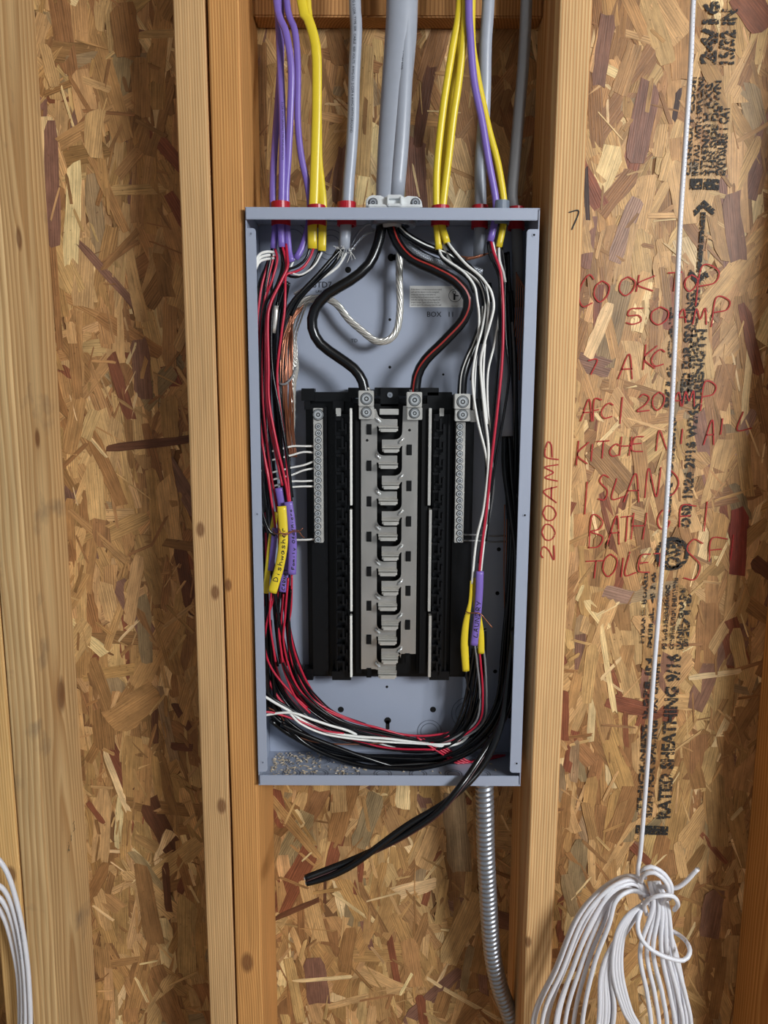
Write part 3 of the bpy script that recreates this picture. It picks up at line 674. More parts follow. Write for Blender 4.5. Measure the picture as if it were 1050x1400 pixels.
# bus bars with curved fingers
def arcp(cx, cy, r, a0, a1, n=5): return [(cx + r*math.cos(math.radians(a0+(a1-a0)*i/n)), cy + r*math.sin(math.radians(a0+(a1-a0)*i/n))) for i in range(n+1)]
YBUS = .046
q = lambda px, py: (P(px, py, YBUS).x, P(px, py, YBUS).z)
zL0 = q(0, 571)[1]; zL7 = q(0, 905)[1]; stp = (zL0-zL7)/7
mm = (q(600, 700)[0]-q(500, 700)[0])/100      # metres per pixel near the bars
bl0, bl1 = q(493.5, 640)[0], q(515.5, 640)[0]; br0, br1 = q(549.5, 640)[0], q(571, 640)[0]
fl1 = q(543, 640)[0]; fr0 = q(522, 640)[0]
ztop = q(0, 557)[1]; zbl = q(0, 913)[1]; zbr = q(0, 892)[1]
pts = [(bl0, ztop), (bl1-.002, ztop)]
for k in range(8):
    z = zL0 - k*stp; r = 9*mm
    pts += [(a, b) for a, b in [(bl1 + r - r*math.cos(math.radians(t)), z + r - r*math.sin(math.radians(t)) ) for t in (0, 22, 45, 68, 90)]]
    pts += [(fl1, z), (fl1, z-.0115), (bl1+.003, z-.0115), (bl1+.0012, z-.0095), (bl1-.0008, z-.0095), (bl1, z-.014)]
    if k == 7: pts = pts[:-1]
pts += [(bl1-.0008, zbl), (bl0, zbl)]
mb = MB(); mb.poly(pts, YBUS, YBUS+.0025); bar_l = mb.build('bus_bar', 'bus', panel, bevel=.0003); bar_l['label'] = 'left bus bar'
pts = [(br1, ztop+.004), (br0+.001, ztop+.004)]
for k in range(7):
    z = zL0 - (k+.56)*stp; r = 10*mm
    pts += [(br0 - r + r*math.cos(math.radians(t)), z + r - r*math.sin(math.radians(t))) for t in (0, 22, 45, 68, 90)]
    pts += [(fr0, z), (fr0, z-.0115), (br0-.003, z-.0115), (br0-.001, z-.0085), (br0+.0005, z-.0085), (br0, z-.012)]
pts += [(br0-.001, zbr), (br1, zbr)]
mb = MB(); mb.poly(pts, YBUS+.0002, YBUS+.0027); bar_r = mb.build('bus_bar', 'bus', panel, bevel=.0003); bar_r['label'] = 'right bus bar'
for k in range(8):
    for s in (0, 1):
        if s == 1 and k == 7: continue
        z = zL0 - (k + .56*s)*stp; par = bar_r if s else bar_l
        a, b = (fr0+.0006, br0-.004) if s else (bl1+.0025, fl1+.0006)
        mb = MB(); mb.box(a, b, .030, YBUS+.003, z-.0150, z-.0118); mb.box(a-.0006, b+.0006, .033, YBUS, z-.0108, z-.0098); mb.box(a+.002, b-.002, .028, .034, z-.0162, z-.0120)
        mb.build('stab_blade', 'alu', par, bevel=.0004)
        mb = MB(); rx = (br0 - .001) if s else (bl1 + .0012); 
        cv = spline([(rx + (.0024 if s else -.0024), YBUS-.001, z + (.0012 if s else .0018)), (rx, YBUS-.0026, z-.001), (rx + (-.0028 if s else .0028), YBUS-.0008, z-.0042)], .0008)
        mb.add(*tube_geo(cv, .0017, None, 8)); mb.build('rivet', 'zinc', par, smooth=True)
        mb = MB(); sx = (br0+br1)/2-.001 if s else (bl0+bl1)/2; mb.box(sx-.0036, sx+.0036, YBUS-.0003, YBUS+.003, z-.021, z-.0065)
        if (k+s) % 3 != 2: mb.box(sx-.0028, sx+.0018, YBUS-.003, YBUS+.003, z-.0195, z-.008)
        mb.build('slot_plug', 'plastic2', par, bevel=.0003)
for (x, y, par) in ((502, 602, bar_l), (560, 588, bar_r)):
    qq = P(x, y, YBUS); mb = MB(); mb.disc((qq.x, YBUS-.0003, qq.z), .0018, (0, 1, 0), .0005, 12); mb.build('screw_hole', 'hole_shade', par)
part('stab_stub', 'alu', lambda mb: mb.pbox(519, 559, 545, 567, YBUS, YBUS+.004))
for y in (690, 833): 
    qq = P(531, y, .058); mb = MB(); mb.disc((qq.x, .056, qq.z), .0042, (0, 1, 0), .006, 16); mb.ring((qq.x, .055, qq.z), .0022, .0034, (0, 1, 0), .002, 14); mb.build('screw_boss', 'plastic', panel, bevel=0)
def screw(parent, x, y, Y, r, name='screw', mt='zinc', hexa=True):
    qq = P(x, y, Y); mb = MB()
    mb.disc((qq.x, Y, qq.z), r, (0, 1, 0), .003, 20); mb.ring((qq.x, Y-.0012, qq.z), r*.42, r*.8, (0, 1, 0), .0014, 20); mb.disc((qq.x, Y-.0007, qq.z), r*.26, (0, 1, 0), .001, 8, r*.4)
    o = mb.build(name, mt, parent, smooth=False)
    mb = MB(); mb.ring((qq.x, Y-.0006, qq.z), r*.78, r*.90, (0, 1, 0), .0012, 20); mb.ring((qq.x, Y-.0009, qq.z), r*.24, r*.44, (0, 1, 0), .001, 8); mb.ring((qq.x, Y+.0004, qq.z), r, r*1.14, (0, 1, 0), .0012, 20)
    mb.build(name + '_recess', 'hole_shade', parent); return o  # black rings paint the shade round the screw head and in its socket
def lug(x0, y0, x1, y1, label, Y=.030):
    ym = y0 + (y1-y0)*.55
    o = part('lug', 'alu', lambda mb: (mb.pbox(x0, y0, x1, ym, Y, Y+.022), mb.pbox(x0+.5, ym, x1+.3, y1, Y+.006, Y+.018)), bevel=.0007); o['label'] = label
    cx = (x0+x1)/2 + .5; screw(o, cx, (y0+ym)/2+.5, Y-.0008, .0072, 'set_screw', 'zinc'); screw(o, cx, (ym+y1)/2-.5, Y+.004, .0062, 'lug_bolt', 'zinc')
    return o
lug(490, 534, 511, 573, 'left aluminium main lug'); lug(556, 536, 577, 574, 'right aluminium main lug'); lug(621.5, 538.5, 643, 576, 'aluminium neutral lug')
screw(base, 533, 540, .060, .0038, 'screw', 'galv')
def neutral_bar(x0, x1, y0, y1, first, last, n, label):
    o = part('neutral_bar', 'alu', lambda mb: mb.pbox(x0, y0, x1, y1, .050, .062), bevel=.0006); o['label'] = label
    a, b = P((x0+x1)/2, first, .048), P((x0+x1)/2 - .5, last, .048)
    me = None
    for k in range(n):
        x = a.x + (b.x-a.x)*k/(n-1) + rnd.uniform(-.0003, .0003); z = a.z + (b.z-a.z)*k/(n-1)
        mb = MB(); mb.ring((x, .0478, z), .0014, .0036, (0, 1, 0), .003, 14); mb.disc((x, .0488, z), .0016, (0, 1, 0), .001, 8)
        t = rnd.uniform(0, 3.1); dx, dz = math.cos(t)*.0024, math.sin(t)*.0024
        mb.add([(x-dx-dz*.2, .0474, z-dz+dx*.2), (x+dx-dz*.2, .0474, z+dz+dx*.2), (x+dx+dz*.2, .0474, z+dz-dx*.2), (x-dx+dz*.2, .0474, z-dz-dx*.2)], [(0, 1, 2, 3)])
        mb.build('terminal_screw', 'zinc', o, smooth=False)
        mb = MB(); mb.ring((x, .0492, z), .0036, .0043, (0, 1, 0), .001, 14); mb.ring((x+dx*.1, .0474, z), .0012, .0019, (0, 1, 0), .001, 8); mb.build('screw_recess', 'hole_shade', o)  # black rings paint the shade around and inside each terminal screw
    return o
nl = neutral_bar(429, 441.5, 558, 742, 583, 738, 18, 'left neutral bar'); screw(nl, 435, 567, .0475, .0068, 'bar_screw')
nr = neutral_bar(622.5, 635, 577, 742, 583.5, 738, 18, 'right neutral bar')

# stickers and stamps on the back
def f(mb):
    a = P(560, 420, YB-.0004); b = P(634, 391, YB-.0004); mb.box(a.x, b.x, YB-.0004, YB-.0001, a.z, b.z)
stk = part('instruction_sticker', 'sticker', f, bevel=0)
mb = MB(); Yt = YB-.0006
rows = ['If this device is to be mounted on a solid', 'wall and the device is to be energized,', 'torque the winding screws prior to', 'mounting the box & ensure proper contact', 'with the top lugs. See wiring diagram for', 'proper torque. Spacer all wires must be', 'used to space the unit away from the wall.']
for i, s in enumerate(rows):
    a = P(562, 396.5 + i*3.55, Yt); w = .0415*len(s)/42; flat_text(mb, s, (a.x, Yt, a.z), (1, 0, 0), (0, 0, 1), .0021, w)
qq = P(622, 404, Yt); mb.ring((qq.x, Yt, qq.z), .0082, .0088, (0, 1, 0), .0001, 28); mb.ring((qq.x-.001, Yt, qq.z+.004), .0016, .0024, (0, 1, 0), .0001, 14); mb.box(qq.x-.002, qq.x+.0006, Yt, Yt+.0001, qq.z-.006, qq.z+.002); mb.box(qq.x, qq.x+.005, Yt, Yt+.0001, qq.z-.001, qq.z+.0005)
a = P(617, 419, Yt); flat_text(mb, 'Hand Tool', (a.x, Yt, a.z), (1, 0, 0), (0, 0, 1), .0014)
mb.build('sticker_print', 'ink', stk)
mb = MB()
for (s, x, y, h) in (('/STD7', 425, 393, 8), ('LAV 21', 432, 400, 3.5), ('BOX   11', 584, 433, 7), ('13:37', 432, 413, 4), ('TD', 480, 468, 5)):
    a = P(x, y, Yt); flat_text(mb, s, (a.x, Yt, a.z), (1, 0, 0), (0, 0, 1), h/1000)
mb.build('date_stamp', 'inkblack', back)

# ---------------------------------------------------------------- connectors in the panel top
def bushing(px, w, mt, label, Y=.05, up=.017, cat='connector'):
    qq = P(px, 295, Y); mb = MB(); r = w/2/1120
    mb.ring((qq.x, Y, ZT), r*.80, r, (0, 0, 1), up, 24); mb.ring((qq.x, Y, ZT-.012), r*.84, r*1.04, (0, 0, 1), .010, 24); mb.ring((qq.x, Y, ZT), r*.9, r*1.12, (0, 0, 1), .004, 24)
    return tag(mb.build('cable_bushing', mt, None, smooth=False, bevel=.0005), label, cat, 'cable bushings through the top of the panel')
bushing(384, 27, 'redplastic', 'red plastic bushing around the purple cables, leftmost in the panel top')
bushing(433, 26, 'redplastic', 'red plastic bushing around the two yellow cables left of the clamp', up=.013)
bushing(474, 27, 'redplastic', 'red plastic bushing around the grey cable just left of the big clamp')
bushing(602, 26, 'redplastic', 'red plastic bushing around the yellow cables right of the clamp', up=.013)
bushing(656, 24, 'redplastic', 'dim red plastic bushing around the twisted grey cable on the right', Y=.064)
bushing(685, 23, 'greyplastic', 'grey plastic bushing holding the purple and yellow cable pair', Y=.040)
bushing(706, 24, 'redplastic', 'red plastic bushing in the rear right corner of the panel top', Y=.072)
# service clamp
cl = thing('cable_clamp', 'shiny metal two-screw clamp gripping the big grey service cable', 'clamp', (P(538, 283, .04).x, .05, ZT))
def cf(mb):
    out = [(500, 284), (500, 274), (503, 269), (509, 266.5), (520, 267), (527, 270), (529, 266), (550, 266), (552, 270), (558, 267.5), (570, 268.5), (576, 273), (578, 284)]
    mb.ppoly(out, .026, .044); mb.pbox(503, 279, 576, 284, .020, .044)
o = part('clamp_saddle', 'brightzinc', cf, cl, .0012)
def cf(mb):
    mb.pbox(530, 266, 549, 271, .020, .030); mb.pbox(529, 268, 532, 281, .018, .030); mb.pbox(547, 268, 550, 281, .018, .030); mb.pbox(530, 278, 549, 282, .018, .030)
part('clamp_window', 'brightzinc', cf, cl, .0006)
for x in (510, 568): 
    o = screw(cl, x, 277, .0245, .0052, 'clamp_screw', 'galv')
mb = MB(); cq = P(538, 295, .052); mb.ring((cq.x, .052, ZT-.012), .021, .0285, (0, 0, 1), .0045, 32); mb.ring((cq.x, .052, ZT-.006), .021, .031, (0, 0, 1), .004, 32); mb.build('lock_ring', 'galv', cl)
mb = MB(); mb.ring((cq.x, .055, ZT), .019, .024, (0, 0, 1), .008, 28); mb.build('clamp_collar', 'zinc', cl)

# ---------------------------------------------------------------- cables and wires
def W(p, col, pts, r=.0016, name=None, **k):
    o = tube(name or 'insulated_wire', pts, r, col, p, seg=k.pop('seg', 7), **k)
    if p is not None: o['label'] = (name and name.replace('_', ' ')) or (col + ' insulated wire')
    return o
def up(pts, Y=None):
    """continue a run straight up out of the view"""
    a = pts[0]; q0 = P(*a); return [(q0.x + .004, q0.y, q0.z + .30), (q0.x+.001, q0.y, q0.z + .12)] + px3(pts)
def cable(label, col, jacket, r, flat, wires=(), group=None, cat='cable', printed=None, name='electrical_cable', widths=None, psize=.0024):
    J = up(jacket); e = thing(name, label, cat, P(*jacket[-1]), group)
    o = tube('jacket', J, r, col, e, flat=flat, seg=16, world=True, widths=widths)
    for w in wires: W(e, *w)
    if printed:
        ot = OnTube(J, r, r*flat, world=True); mb = MB(); s0 = .42
        for (txt, sa, side) in printed: ot.text(mb, txt, sa, psize, up=False, side=side)
        mb.build('cable_print', 'ink', e)
    return e
gL = 'cables entering the panel top left of the clamp'; gR = 'cables entering the panel top right of the clamp'
LB = .05
# purple, left
cable('purple cable, front one nearest the left stud, printed with black letters', 'purple', [(380, 0, .05), (383, 80, .05), (386, 160, .046), (386, 220, .045), (385, 275, .045), (384, 305, .044), (385, 338, .042)], .0044, .62,
      [('red', [(386, 336, .042), (391, 360, .036), (387, 380, .03), (371, 410, .028), (364, 440, .028), (363, 500, .028), (365, 560, .028), (377, 620, .026), (386, 664, .026)], .0018),
       ('black', [(383, 337, .044), (386, 362, .04), (378, 390, .036), (362, 420, .034), (356, 480, .034), (355, 560, .036), (357, 640, .036), (362, 700, .04)], .0018)], gL,
      printed=[('3 CDR WITH GROUND TYPE NM-B 600 VOLTS', .42, -.001)], name='electrical_cable')
cable('purple cable curving in from the upper left in front of its neighbours', 'purple', [(378, 0, .04), (391, 45, .036), (398, 92, .036), (397, 150, .04), (394, 215, .046), (391, 262, .05), (392, 305, .05), (395, 345, .048), (399, 358, .046)], .0044, .62,
      [('red', [(391, 334, .046), (393, 352, .036), (393, 366, .03), (384, 385, .026), (370, 415, .022), (366, 440, .02), (367, 500, .02), (368, 550, .02), (379, 610, .02), (386, 640, .022), (392, 668, .024), (395, 690, .026)], .0019),
       ('black', [(389, 337, .046), (387, 352, .04), (389, 366, .034), (380, 392, .03), (372, 430, .03), (372, 500, .03), (382, 560, .03), (392, 620, .03), (399, 690, .032)], .0018)], gL)
cable('purple cable at the rear, leftmost at the red bushing', 'purple', [(384, 60, .07), (382, 110, .066), (377, 180, .06), (374, 230, .056), (373, 275, .052), (376, 305, .052), (374, 340, .05)], .0044, .62,
      [('red', [(376, 340, .05), (379, 355, .044), (373, 380, .04), (360, 420, .04), (353, 480, .04), (354, 560, .04), (358, 600, .04), (366, 650, .036), (372, 690, .034), (377, 726, .034)], .0017),
       ('black', [(372, 340, .05), (366, 360, .05), (352, 400, .05), (350, 500, .05), (350, 620, .05), (354, 700, .05), (364, 728, .05)], .0017)], gL)
cable('purple cable swinging right toward the yellow bushing', 'purple', [(392, 0, .055), (403, 42, .055), (407, 90, .055), (407, 165, .055), (412, 215, .055), (420, 250, .056), (424, 285, .056), (420, 315, .058), (412, 340, .056), (404, 354, .054)], .0042, .62,
      [('white', [(402, 354, .054), (396, 368, .05), (388, 372, .05)], .0016)], gL)
# yellow, left
cable('broad yellow cable left of the clamp, the front one', 'yellow', [(412, 0, .045), (421, 25, .045), (429, 50, .045), (433, 80, .045), (433, 150, .046), (431, 220, .048), (429, 275, .05), (427, 305, .05), (427, 340, .05)], .0062, .45,
      [('red', [(429, 338, .05), (424, 352, .046), (414, 366, .042), (400, 373, .04), (391, 376, .036), (390, 400, .03), (389, 425, .028), (385, 455, .028), (379, 510, .03), (383, 560, .032), (389, 600, .032), (394, 660, .03), (397, 690, .028)], .0017),
       ('black', [(424, 338, .052), (418, 354, .05), (406, 364, .048), (393, 370, .046), (384, 390, .044), (378, 430, .042), (376, 520, .04), (384, 600, .04), (390, 690, .04)], .0018)], gL)
cable('yellow cable left of the clamp, the one emerging behind the broad yellow cable', 'yellow', [(420, 10, .058), (431, 60, .058), (434, 150, .058), (435, 215, .056), (438, 245, .054), (441, 275, .052), (441, 305, .052), (440, 343, .05)], .0054, .45,
      [('white', [(440, 345, .046), (432, 360, .044), (422, 370, .042), (409, 376, .04), (396, 372, .04)], .0013),
       ('black', [(437, 343, .05), (431, 356, .048), (420, 372, .046), (404, 379, .044), (392, 376, .044)], .0018)], gL)
# grey, left
cable('grey cable with black print just left of the big service cable', 'grey', [(485, -5, .045), (487, 40, .045), (484, 110, .046), (483, 160, .047), (480, 210, .048), (477, 245, .05), (475, 278, .05), (473, 305, .05), (470, 341, .048)], .0074, .9,
      [('black', [(466, 341, .048), (452, 356, .044), (436, 374, .040), (416, 395, .036), (399, 414, .034), (388, 440, .034), (380, 500, .034), (384, 560, .034), (392, 620, .034), (399, 680, .034)], .0027),
       ('black', [(463, 340, .05), (448, 362, .046), (420, 392, .042), (396, 424, .040), (384, 470, .038), (384, 540, .038), (394, 640, .036)], .0024),
       ('black', [(469, 343, .046), (456, 362, .044), (440, 378, .044), (422, 395, .044), (408, 412, .044), (398, 432, .044)], .0025),
       ('white', [(473, 346, .05), (463, 363, .05), (450, 374, .05), (436, 382, .05), (420, 392, .05), (402, 402, .05)], .0019)], gL,
      printed=[('AWG 3 CDR  TYPE SER  CABLE  600 VOLTS  AWG CU  2 CDR 6 AWG WITH GROUND', .30, .001)], psize=.0030)
# frayed sheath end of the grey cable
e = MB(); qq = P(470, 345, .044)
for k in range(26):
    a = Vector((qq.x + rnd.uniform(-.010, .010), .042 + rnd.uniform(-.006, .008), qq.z + rnd.uniform(0, .006)))
    b = a + Vector((rnd.uniform(-.006, .008), rnd.uniform(-.005, .003), rnd.uniform(-.014, .004)))
    e.add(*tube_geo(spline([a, (a+b)/2 + Vector((rnd.uniform(-.002, .002), 0, .001)), b], .003), .0003, None, 4))
tag(e.build('sheath_fibres', 'white', None), 'frayed translucent fibres at the cut end of the grey cable', 'fibres')
bpy.data.objects['sheath_fibres']['kind'] = 'stuff'
# yellow, right
cable('yellow cable right of the clamp, leftmost of the three', 'yellow', [(629, 0, .04), (618, 70, .04), (607, 140, .042), (600, 200, .044), (597, 240, .046), (597, 278, .046), (597, 305, .046), (600, 341, .044)], .0046, .7,
      [('white', [(600, 340, .044), (604, 350, .04), (614, 358, .036), (634, 372, .032), (648, 390, .03), (652, 408, .03), (655, 440, .034), (650, 500, .046), (648, 560, .05)], .0017),
       ('black', [(598, 341, .046), (606, 356, .044), (622, 368, .042), (640, 382, .042), (648, 400, .042)], .0018)], gR)
cable('yellow cable right of the clamp, rightmost and foremost of the three', 'yellow', [(637, -5, .036), (633, 60, .036), (626, 120, .038), (620, 160, .04), (613, 220, .042), (606, 278, .044), (604, 305, .044), (611, 332, .040)], .0046, .7,
      [('white', [(612, 331, .040), (620, 342, .034), (638, 362, .028), (655, 376, .024), (665, 388, .022), (672, 400, .022), (675, 420, .022), (669, 446, .022), (662, 470, .024), (657, 500, .026), (662, 560, .026), (668, 620, .026), (662, 690, .026), (651, 740, .026), (645, 798, .026)], .0018),
       ('black', [(609, 332, .044), (618, 346, .038), (634, 362, .034), (650, 376, .032), (660, 390, .032), (665, 410, .034), (664, 440, .036), (652, 480, .038), (644, 520, .040)], .0019)], gR)
cable('yellow cable right of the clamp, middle one running behind the other two', 'yellow', [(634, 5, .055), (625, 80, .055), (617, 140, .055), (609, 200, .055), (602, 240, .054), (601, 278, .054), (601, 305, .053), (603, 333, .05)], .0044, .7,
      [('white', [(605, 332, .048), (612, 350, .046), (622, 364, .044), (640, 374, .042), (656, 388, .038), (662, 402, .036), (664, 420, .034), (659, 450, .03), (651, 480, .028), (646, 520, .028), (652, 570, .028), (664, 620, .028), (668, 655, .03)], .0017)], gR)
# purple + yellow pair, right
cable('purple cable crossing to the grey bushing at the right', 'purple', [(641, -5, .03), (643, 50, .03), (648, 110, .032), (659, 165, .034), (668, 220, .036), (678, 275, .038), (677, 300, .038), (670, 330, .036)], .0046, .75,
      [('red', [(671, 329, .036), (675, 345, .032), (684, 370, .028), (687, 400, .026), (688, 450, .024), (686, 500, .024), (680, 560, .024), (672, 630, .024), (666, 690, .024), (659, 745, .024), (655, 785, .024)], .0019),
       ('black', [(667, 331, .038), (670, 350, .036), (682, 378, .034), (683, 420, .032), (682, 480, .032), (675, 560, .032), (668, 640, .032), (661, 720, .03)], .0018),
       ('white', [(674, 331, .036), (678, 352, .034), (684, 368, .034)], .0016)], gR)
cable('yellow cable beside the purple one in the grey bushing', 'yellow', [(645, 40, .042), (652, 100, .042), (660, 140, .042), (669, 180, .042), (681, 225, .042), (689, 275, .042), (689, 300, .042), (682, 338, .038)], .0044, .75,
      [('white', [(682, 339, .038), (683, 356, .036), (688, 372, .034), (691, 386, .034)], .0018),
       ('black', [(686, 338, .038), (690, 370, .036), (690, 420, .034), (692, 470, .03), (696, 510, .03), (690, 560, .03), (676, 640, .03), (664, 740, .03)], .0018),
       ('copper', [(679, 338, .038), (676, 352, .036)], .0008)], gR)
cable('twisted grey cable behind the purple and yellow pair', 'grey', [(668, -5, .05), (664, 60, .052), (663, 120, .056), (661, 170, .06), (657, 225, .063), (657, 278, .064), (656, 310, .064), (655, 350, .066)], .0078, .8, (), gR)
cable('grey cable in shadow along the right stud', 'darkgrey', [(720, -5, .07), (716, 80, .072), (710, 150, .074), (704, 220, .074), (700, 270, .074), (706, 305, .074), (708, 360, .076), (707, 420, .078)], .0076, .8, (), gR)  # darker grey than the other grey cables, its shadow painted into the colour

# service cable -------------------------------------------------------------
svc = thing('service_cable', 'thick light grey service cable entering through the clamp', 'cable', P(531, 300, .052))
svp = [(550, -5, .052), (548, 50, .052), (543, 110, .052), (537, 180, .052), (533, 230, .052), (531, 270, .052), (533, 312, .052)]
tube('jacket', up(svp), .019, 'grey', svc, flat=.78, seg=28, world=True, widths=[.0175, .0175, .0165, .0185, .0195, .0198, .0192, .0180, .0165, .0160, .015])
tube('jacket', [(0, 0, 0)]*0 or up([(556, -5, .048), (555, 60, .047), (552, 130, .045), (548, 200, .044), (542, 268, .046)]), .0100, 'grey', svc, seg=14, world=True)
ot = OnTube(up([(556, -5, .048), (555, 60, .047), (552, 130, .045), (548, 200, .044), (542, 268, .046)]), .0100, world=True); mb = MB()
ot.text(mb, 'TYPE SER  AWG  600 V  (UL)  2 CDRS AWG', .32, .0026, up=False, side=.004); mb.build('cable_print', 'ink', svc)
tube('left_conductor', [(522, 303, .05), (518, 330, .046), (504, 362, .040), (478, 384, .036), (448, 402, .034), (430, 424, .034), (427, 448, .036), (438, 470, .038), (462, 488, .040), (484, 504, .040), (496, 522, .040), (500, 545, .040)], .0069, 'black', svc, seg=18)
rp = [(533, 303, .05), (543, 332, .044), (562, 354, .038), (592, 368, .034), (622, 384, .032), (640, 408, .032), (634, 436, .034), (608, 466, .036), (582, 492, .038), (570, 515, .040), (567, 545, .040)]
o = tube('right_conductor', rp, .0069, 'black', svc, seg=18); 
ot = OnTube(rp, .0069); mb = MB(); s = np.linspace(0.0, ot.L*.995, 90)
sd = np.interp(s/ot.L, [0, .3, .55, .8, 1], [-.0020, -.0022, -.0004, .0010, .0034])
V = [tuple(ot.at(a, b-.0010, .0004)) for a, b in zip(s, sd)] + [tuple(ot.at(a, b+.0010, .0004)) for a, b in zip(s, sd)]
mb.add(V, [(i, i+1, 91+i, 90+i) for i in range(89)]); mb.build('red_stripe', 'stripe', svc, smooth=True)
# cut strands where the conductors meet their lugs
for (x, y) in ((500, 533), (566, 536)):
    stranded('conductor_strands', [(x, y-3, .040), (x, y+2, .040)], .006, 'alu', svc, n=9, pitch=.08)
# grounding conductor loop
stranded('bare_ground_conductor', [(552, 318, .07), (547, 340, .074), (546, 380, .072), (547, 420, .070), (543, 450, .068), (531, 465, .066), (513, 466, .066), (494, 452, .068), (476, 436, .070), (462, 418, .072), (448, 409, .074), (430, 408, .076), (412, 412, .076), (404, 420, .074), (398, 440, .072), (398, 470, .07), (404, 500, .068), (400, 530, .068), (399, 580, .07), (396, 604, .07)], .0052, 'tinned', svc, n=7, pitch=.075, rs=.36)['label'] = 'bare stranded ground conductor looping down'
# bare braided neutral going right of the clamp and black neutral
tube('neutral_conductor', [(540, 306, .056), (556, 322, .054), (580, 336, .052), (610, 348, .05), (640, 366, .052), (658, 392, .05), (664, 430, .05), (660, 470, .05)], .0055, 'black', svc, seg=14)
wh = OnTube([(540, 306, .056), (556, 322, .054), (580, 336, .052), (610, 348, .05), (640, 366, .052)], .0055); mb = MB(); s = np.linspace(0.002, wh.L*.9, 40)
V = [tuple(wh.at(a, -.0012-.0009, .0001)) for a in s] + [tuple(wh.at(a, -.0012+.0009, .0001)) for a in s]; mb.add(V, [(i, i+1, 41+i, 40+i) for i in range(39)]); mb.build('white_stripe', 'white', svc)
bw = thing('braided_conductor', 'bare braided conductor running right below the black neutral', 'wire', P(560, 330, .06))
c = spline(px3([(548, 312, .064), (560, 334, .062), (580, 350, .06), (610, 362, .058), (640, 368, .056), (660, 372, .054)]), .003); mb = MB()
strands_geo(mb, c, .0042, .0011, 9, .03); strands_geo(mb, c, .0042, .0011, 9, -.03); link('braid', mb.mesh('braid'), 'galv', bw, True)
for k, pts in enumerate(([(510, 306, .07), (500, 308, .072), (488, 320, .074), (480, 338, .07)], [(512, 316, .06), (502, 319, .06), (490, 330, .062), (478, 346, .064)])):
    tag(stranded('bare_wire', pts, .0016, 'galv', None, n=4, pitch=.02), ('upper' if k == 0 else 'lower') + ' twisted bare wire between the clamp and the grey cable', 'wire', 'bare wires left of the clamp')
# inner black sleeve to the neutral lug
nw = thing('neutral_feeder', 'black white-striped conductor dropping into the neutral lug', 'wire', P(632, 540, .04))
np_ = [(662, 420, .05), (660, 440, .048), (650, 470, .044), (640, 492, .040), (633, 515, .038), (631, 548, .040)]
tube('insulation', np_, .0062, 'black', nw, seg=14)
ot = OnTube(np_, .0062); mb = MB(); s = np.linspace(0.0, ot.L*.98, 40); V = [tuple(ot.at(a, .0030-.0008, .0001)) for a in s] + [tuple(ot.at(a, .0030+.0008, .0001)) for a in s]
mb.add(V, [(i, i+1, 41+i, 40+i) for i in range(39)]); mb.build('white_stripe', 'white', nw)
# grey sheathed feeder in the right gutter
gf = thing('grey_feeder', 'grey sheathed feeder with black wires hanging in the right side of the panel', 'cable', P(694, 560, .05))
tube('black_sleeve', [(664, 388, .07), (667, 410, .07), (670, 416, .07)], .0078, 'black', gf, seg=12)
tube('jacket', [(668, 414, .07), (672, 440, .07), (680, 470, .066), (688, 500, .06), (692, 540, .056), (693, 596, .054)], .0082, 'grey', gf, seg=16)
for k, pts in enumerate(([(690, 594, .052), (690, 640, .050), (698, 700, .048), (705, 760, .046), (702, 840, .042), (700, 900, .036), (699, 930, .03)],
                         [(696, 594, .054), (700, 660, .054), (706, 740, .054), (704, 820, .052), (700, 900, .05), (694, 960, .05), (680, 1000, .056), (650, 1022, .06), (590, 1036, .06), (520, 1040, .062), (450, 1030, .06), (400, 1006, .056), (370, 985, .05)],
                         [(693, 594, .058), (694, 660, .06), (698, 760, .062), (694, 860, .064), (688, 940, .066), (672, 985, .066), (630, 1012, .066)],)):
    W(gf, 'black', pts, .0040, 'black_wire')

# twisted black pair hanging out of the panel --------------------------------
tw = thing('twisted_black_wires', 'pair of thick black wires twisted together, hanging out over the panel bottom', 'wire', P(420, 1205, -.06))
pth = px3([(702, 860, .03), (700, 920, .026), (692, 970, .022), (676, 1010, .014), (655, 1046, .000), (632, 1075, -.016), (600, 1106, -.026), (560, 1132, -.032), (520, 1157, -.038), (480, 1180, -.044), (448, 1194, -.05), (418, 1204, -.056)])
c = spline(pth, .004); t_, n_, b_ = frames(c); ss = np.concatenate([[0], np.cumsum(np.linalg.norm(np.diff(c, axis=0), axis=1))])
for k in (0, 1):
    a = ss/.26*2*math.pi + math.pi*k + 1.2
    cc_ = c + b_*(.0043*np.cos(a))[:, None] + n_*(.0043*np.sin(a))[:, None]
    mb = MB(); mb.add(*tube_geo(cc_, .0045, None, 14)); link('black_wire', mb.mesh('black_wire'), 'black', tw, True)
    mb = MB(); d = cc_[-1]-cc_[-3]; d /= np.linalg.norm(d); mb.disc(cc_[-1]-d*.002, .0026, d, .0035, 12); mb.build('cut_copper_end', 'tinned', tw)
mb = MB(); th = ss/.26*2*math.pi + 1.2 
ccx = c + b_*(.0043*np.cos(th))[:, None] + n_*(.0043*np.sin(th))[:, None]
mb.add(*tube_geo(ccx + n_*.0033 - b_*.0025, .0011, None, 6)); link('brown_stripe', mb.mesh('brown_stripe'), plain('brown_red_stripe', srgb(66, 34, 36), .35), tw, True)

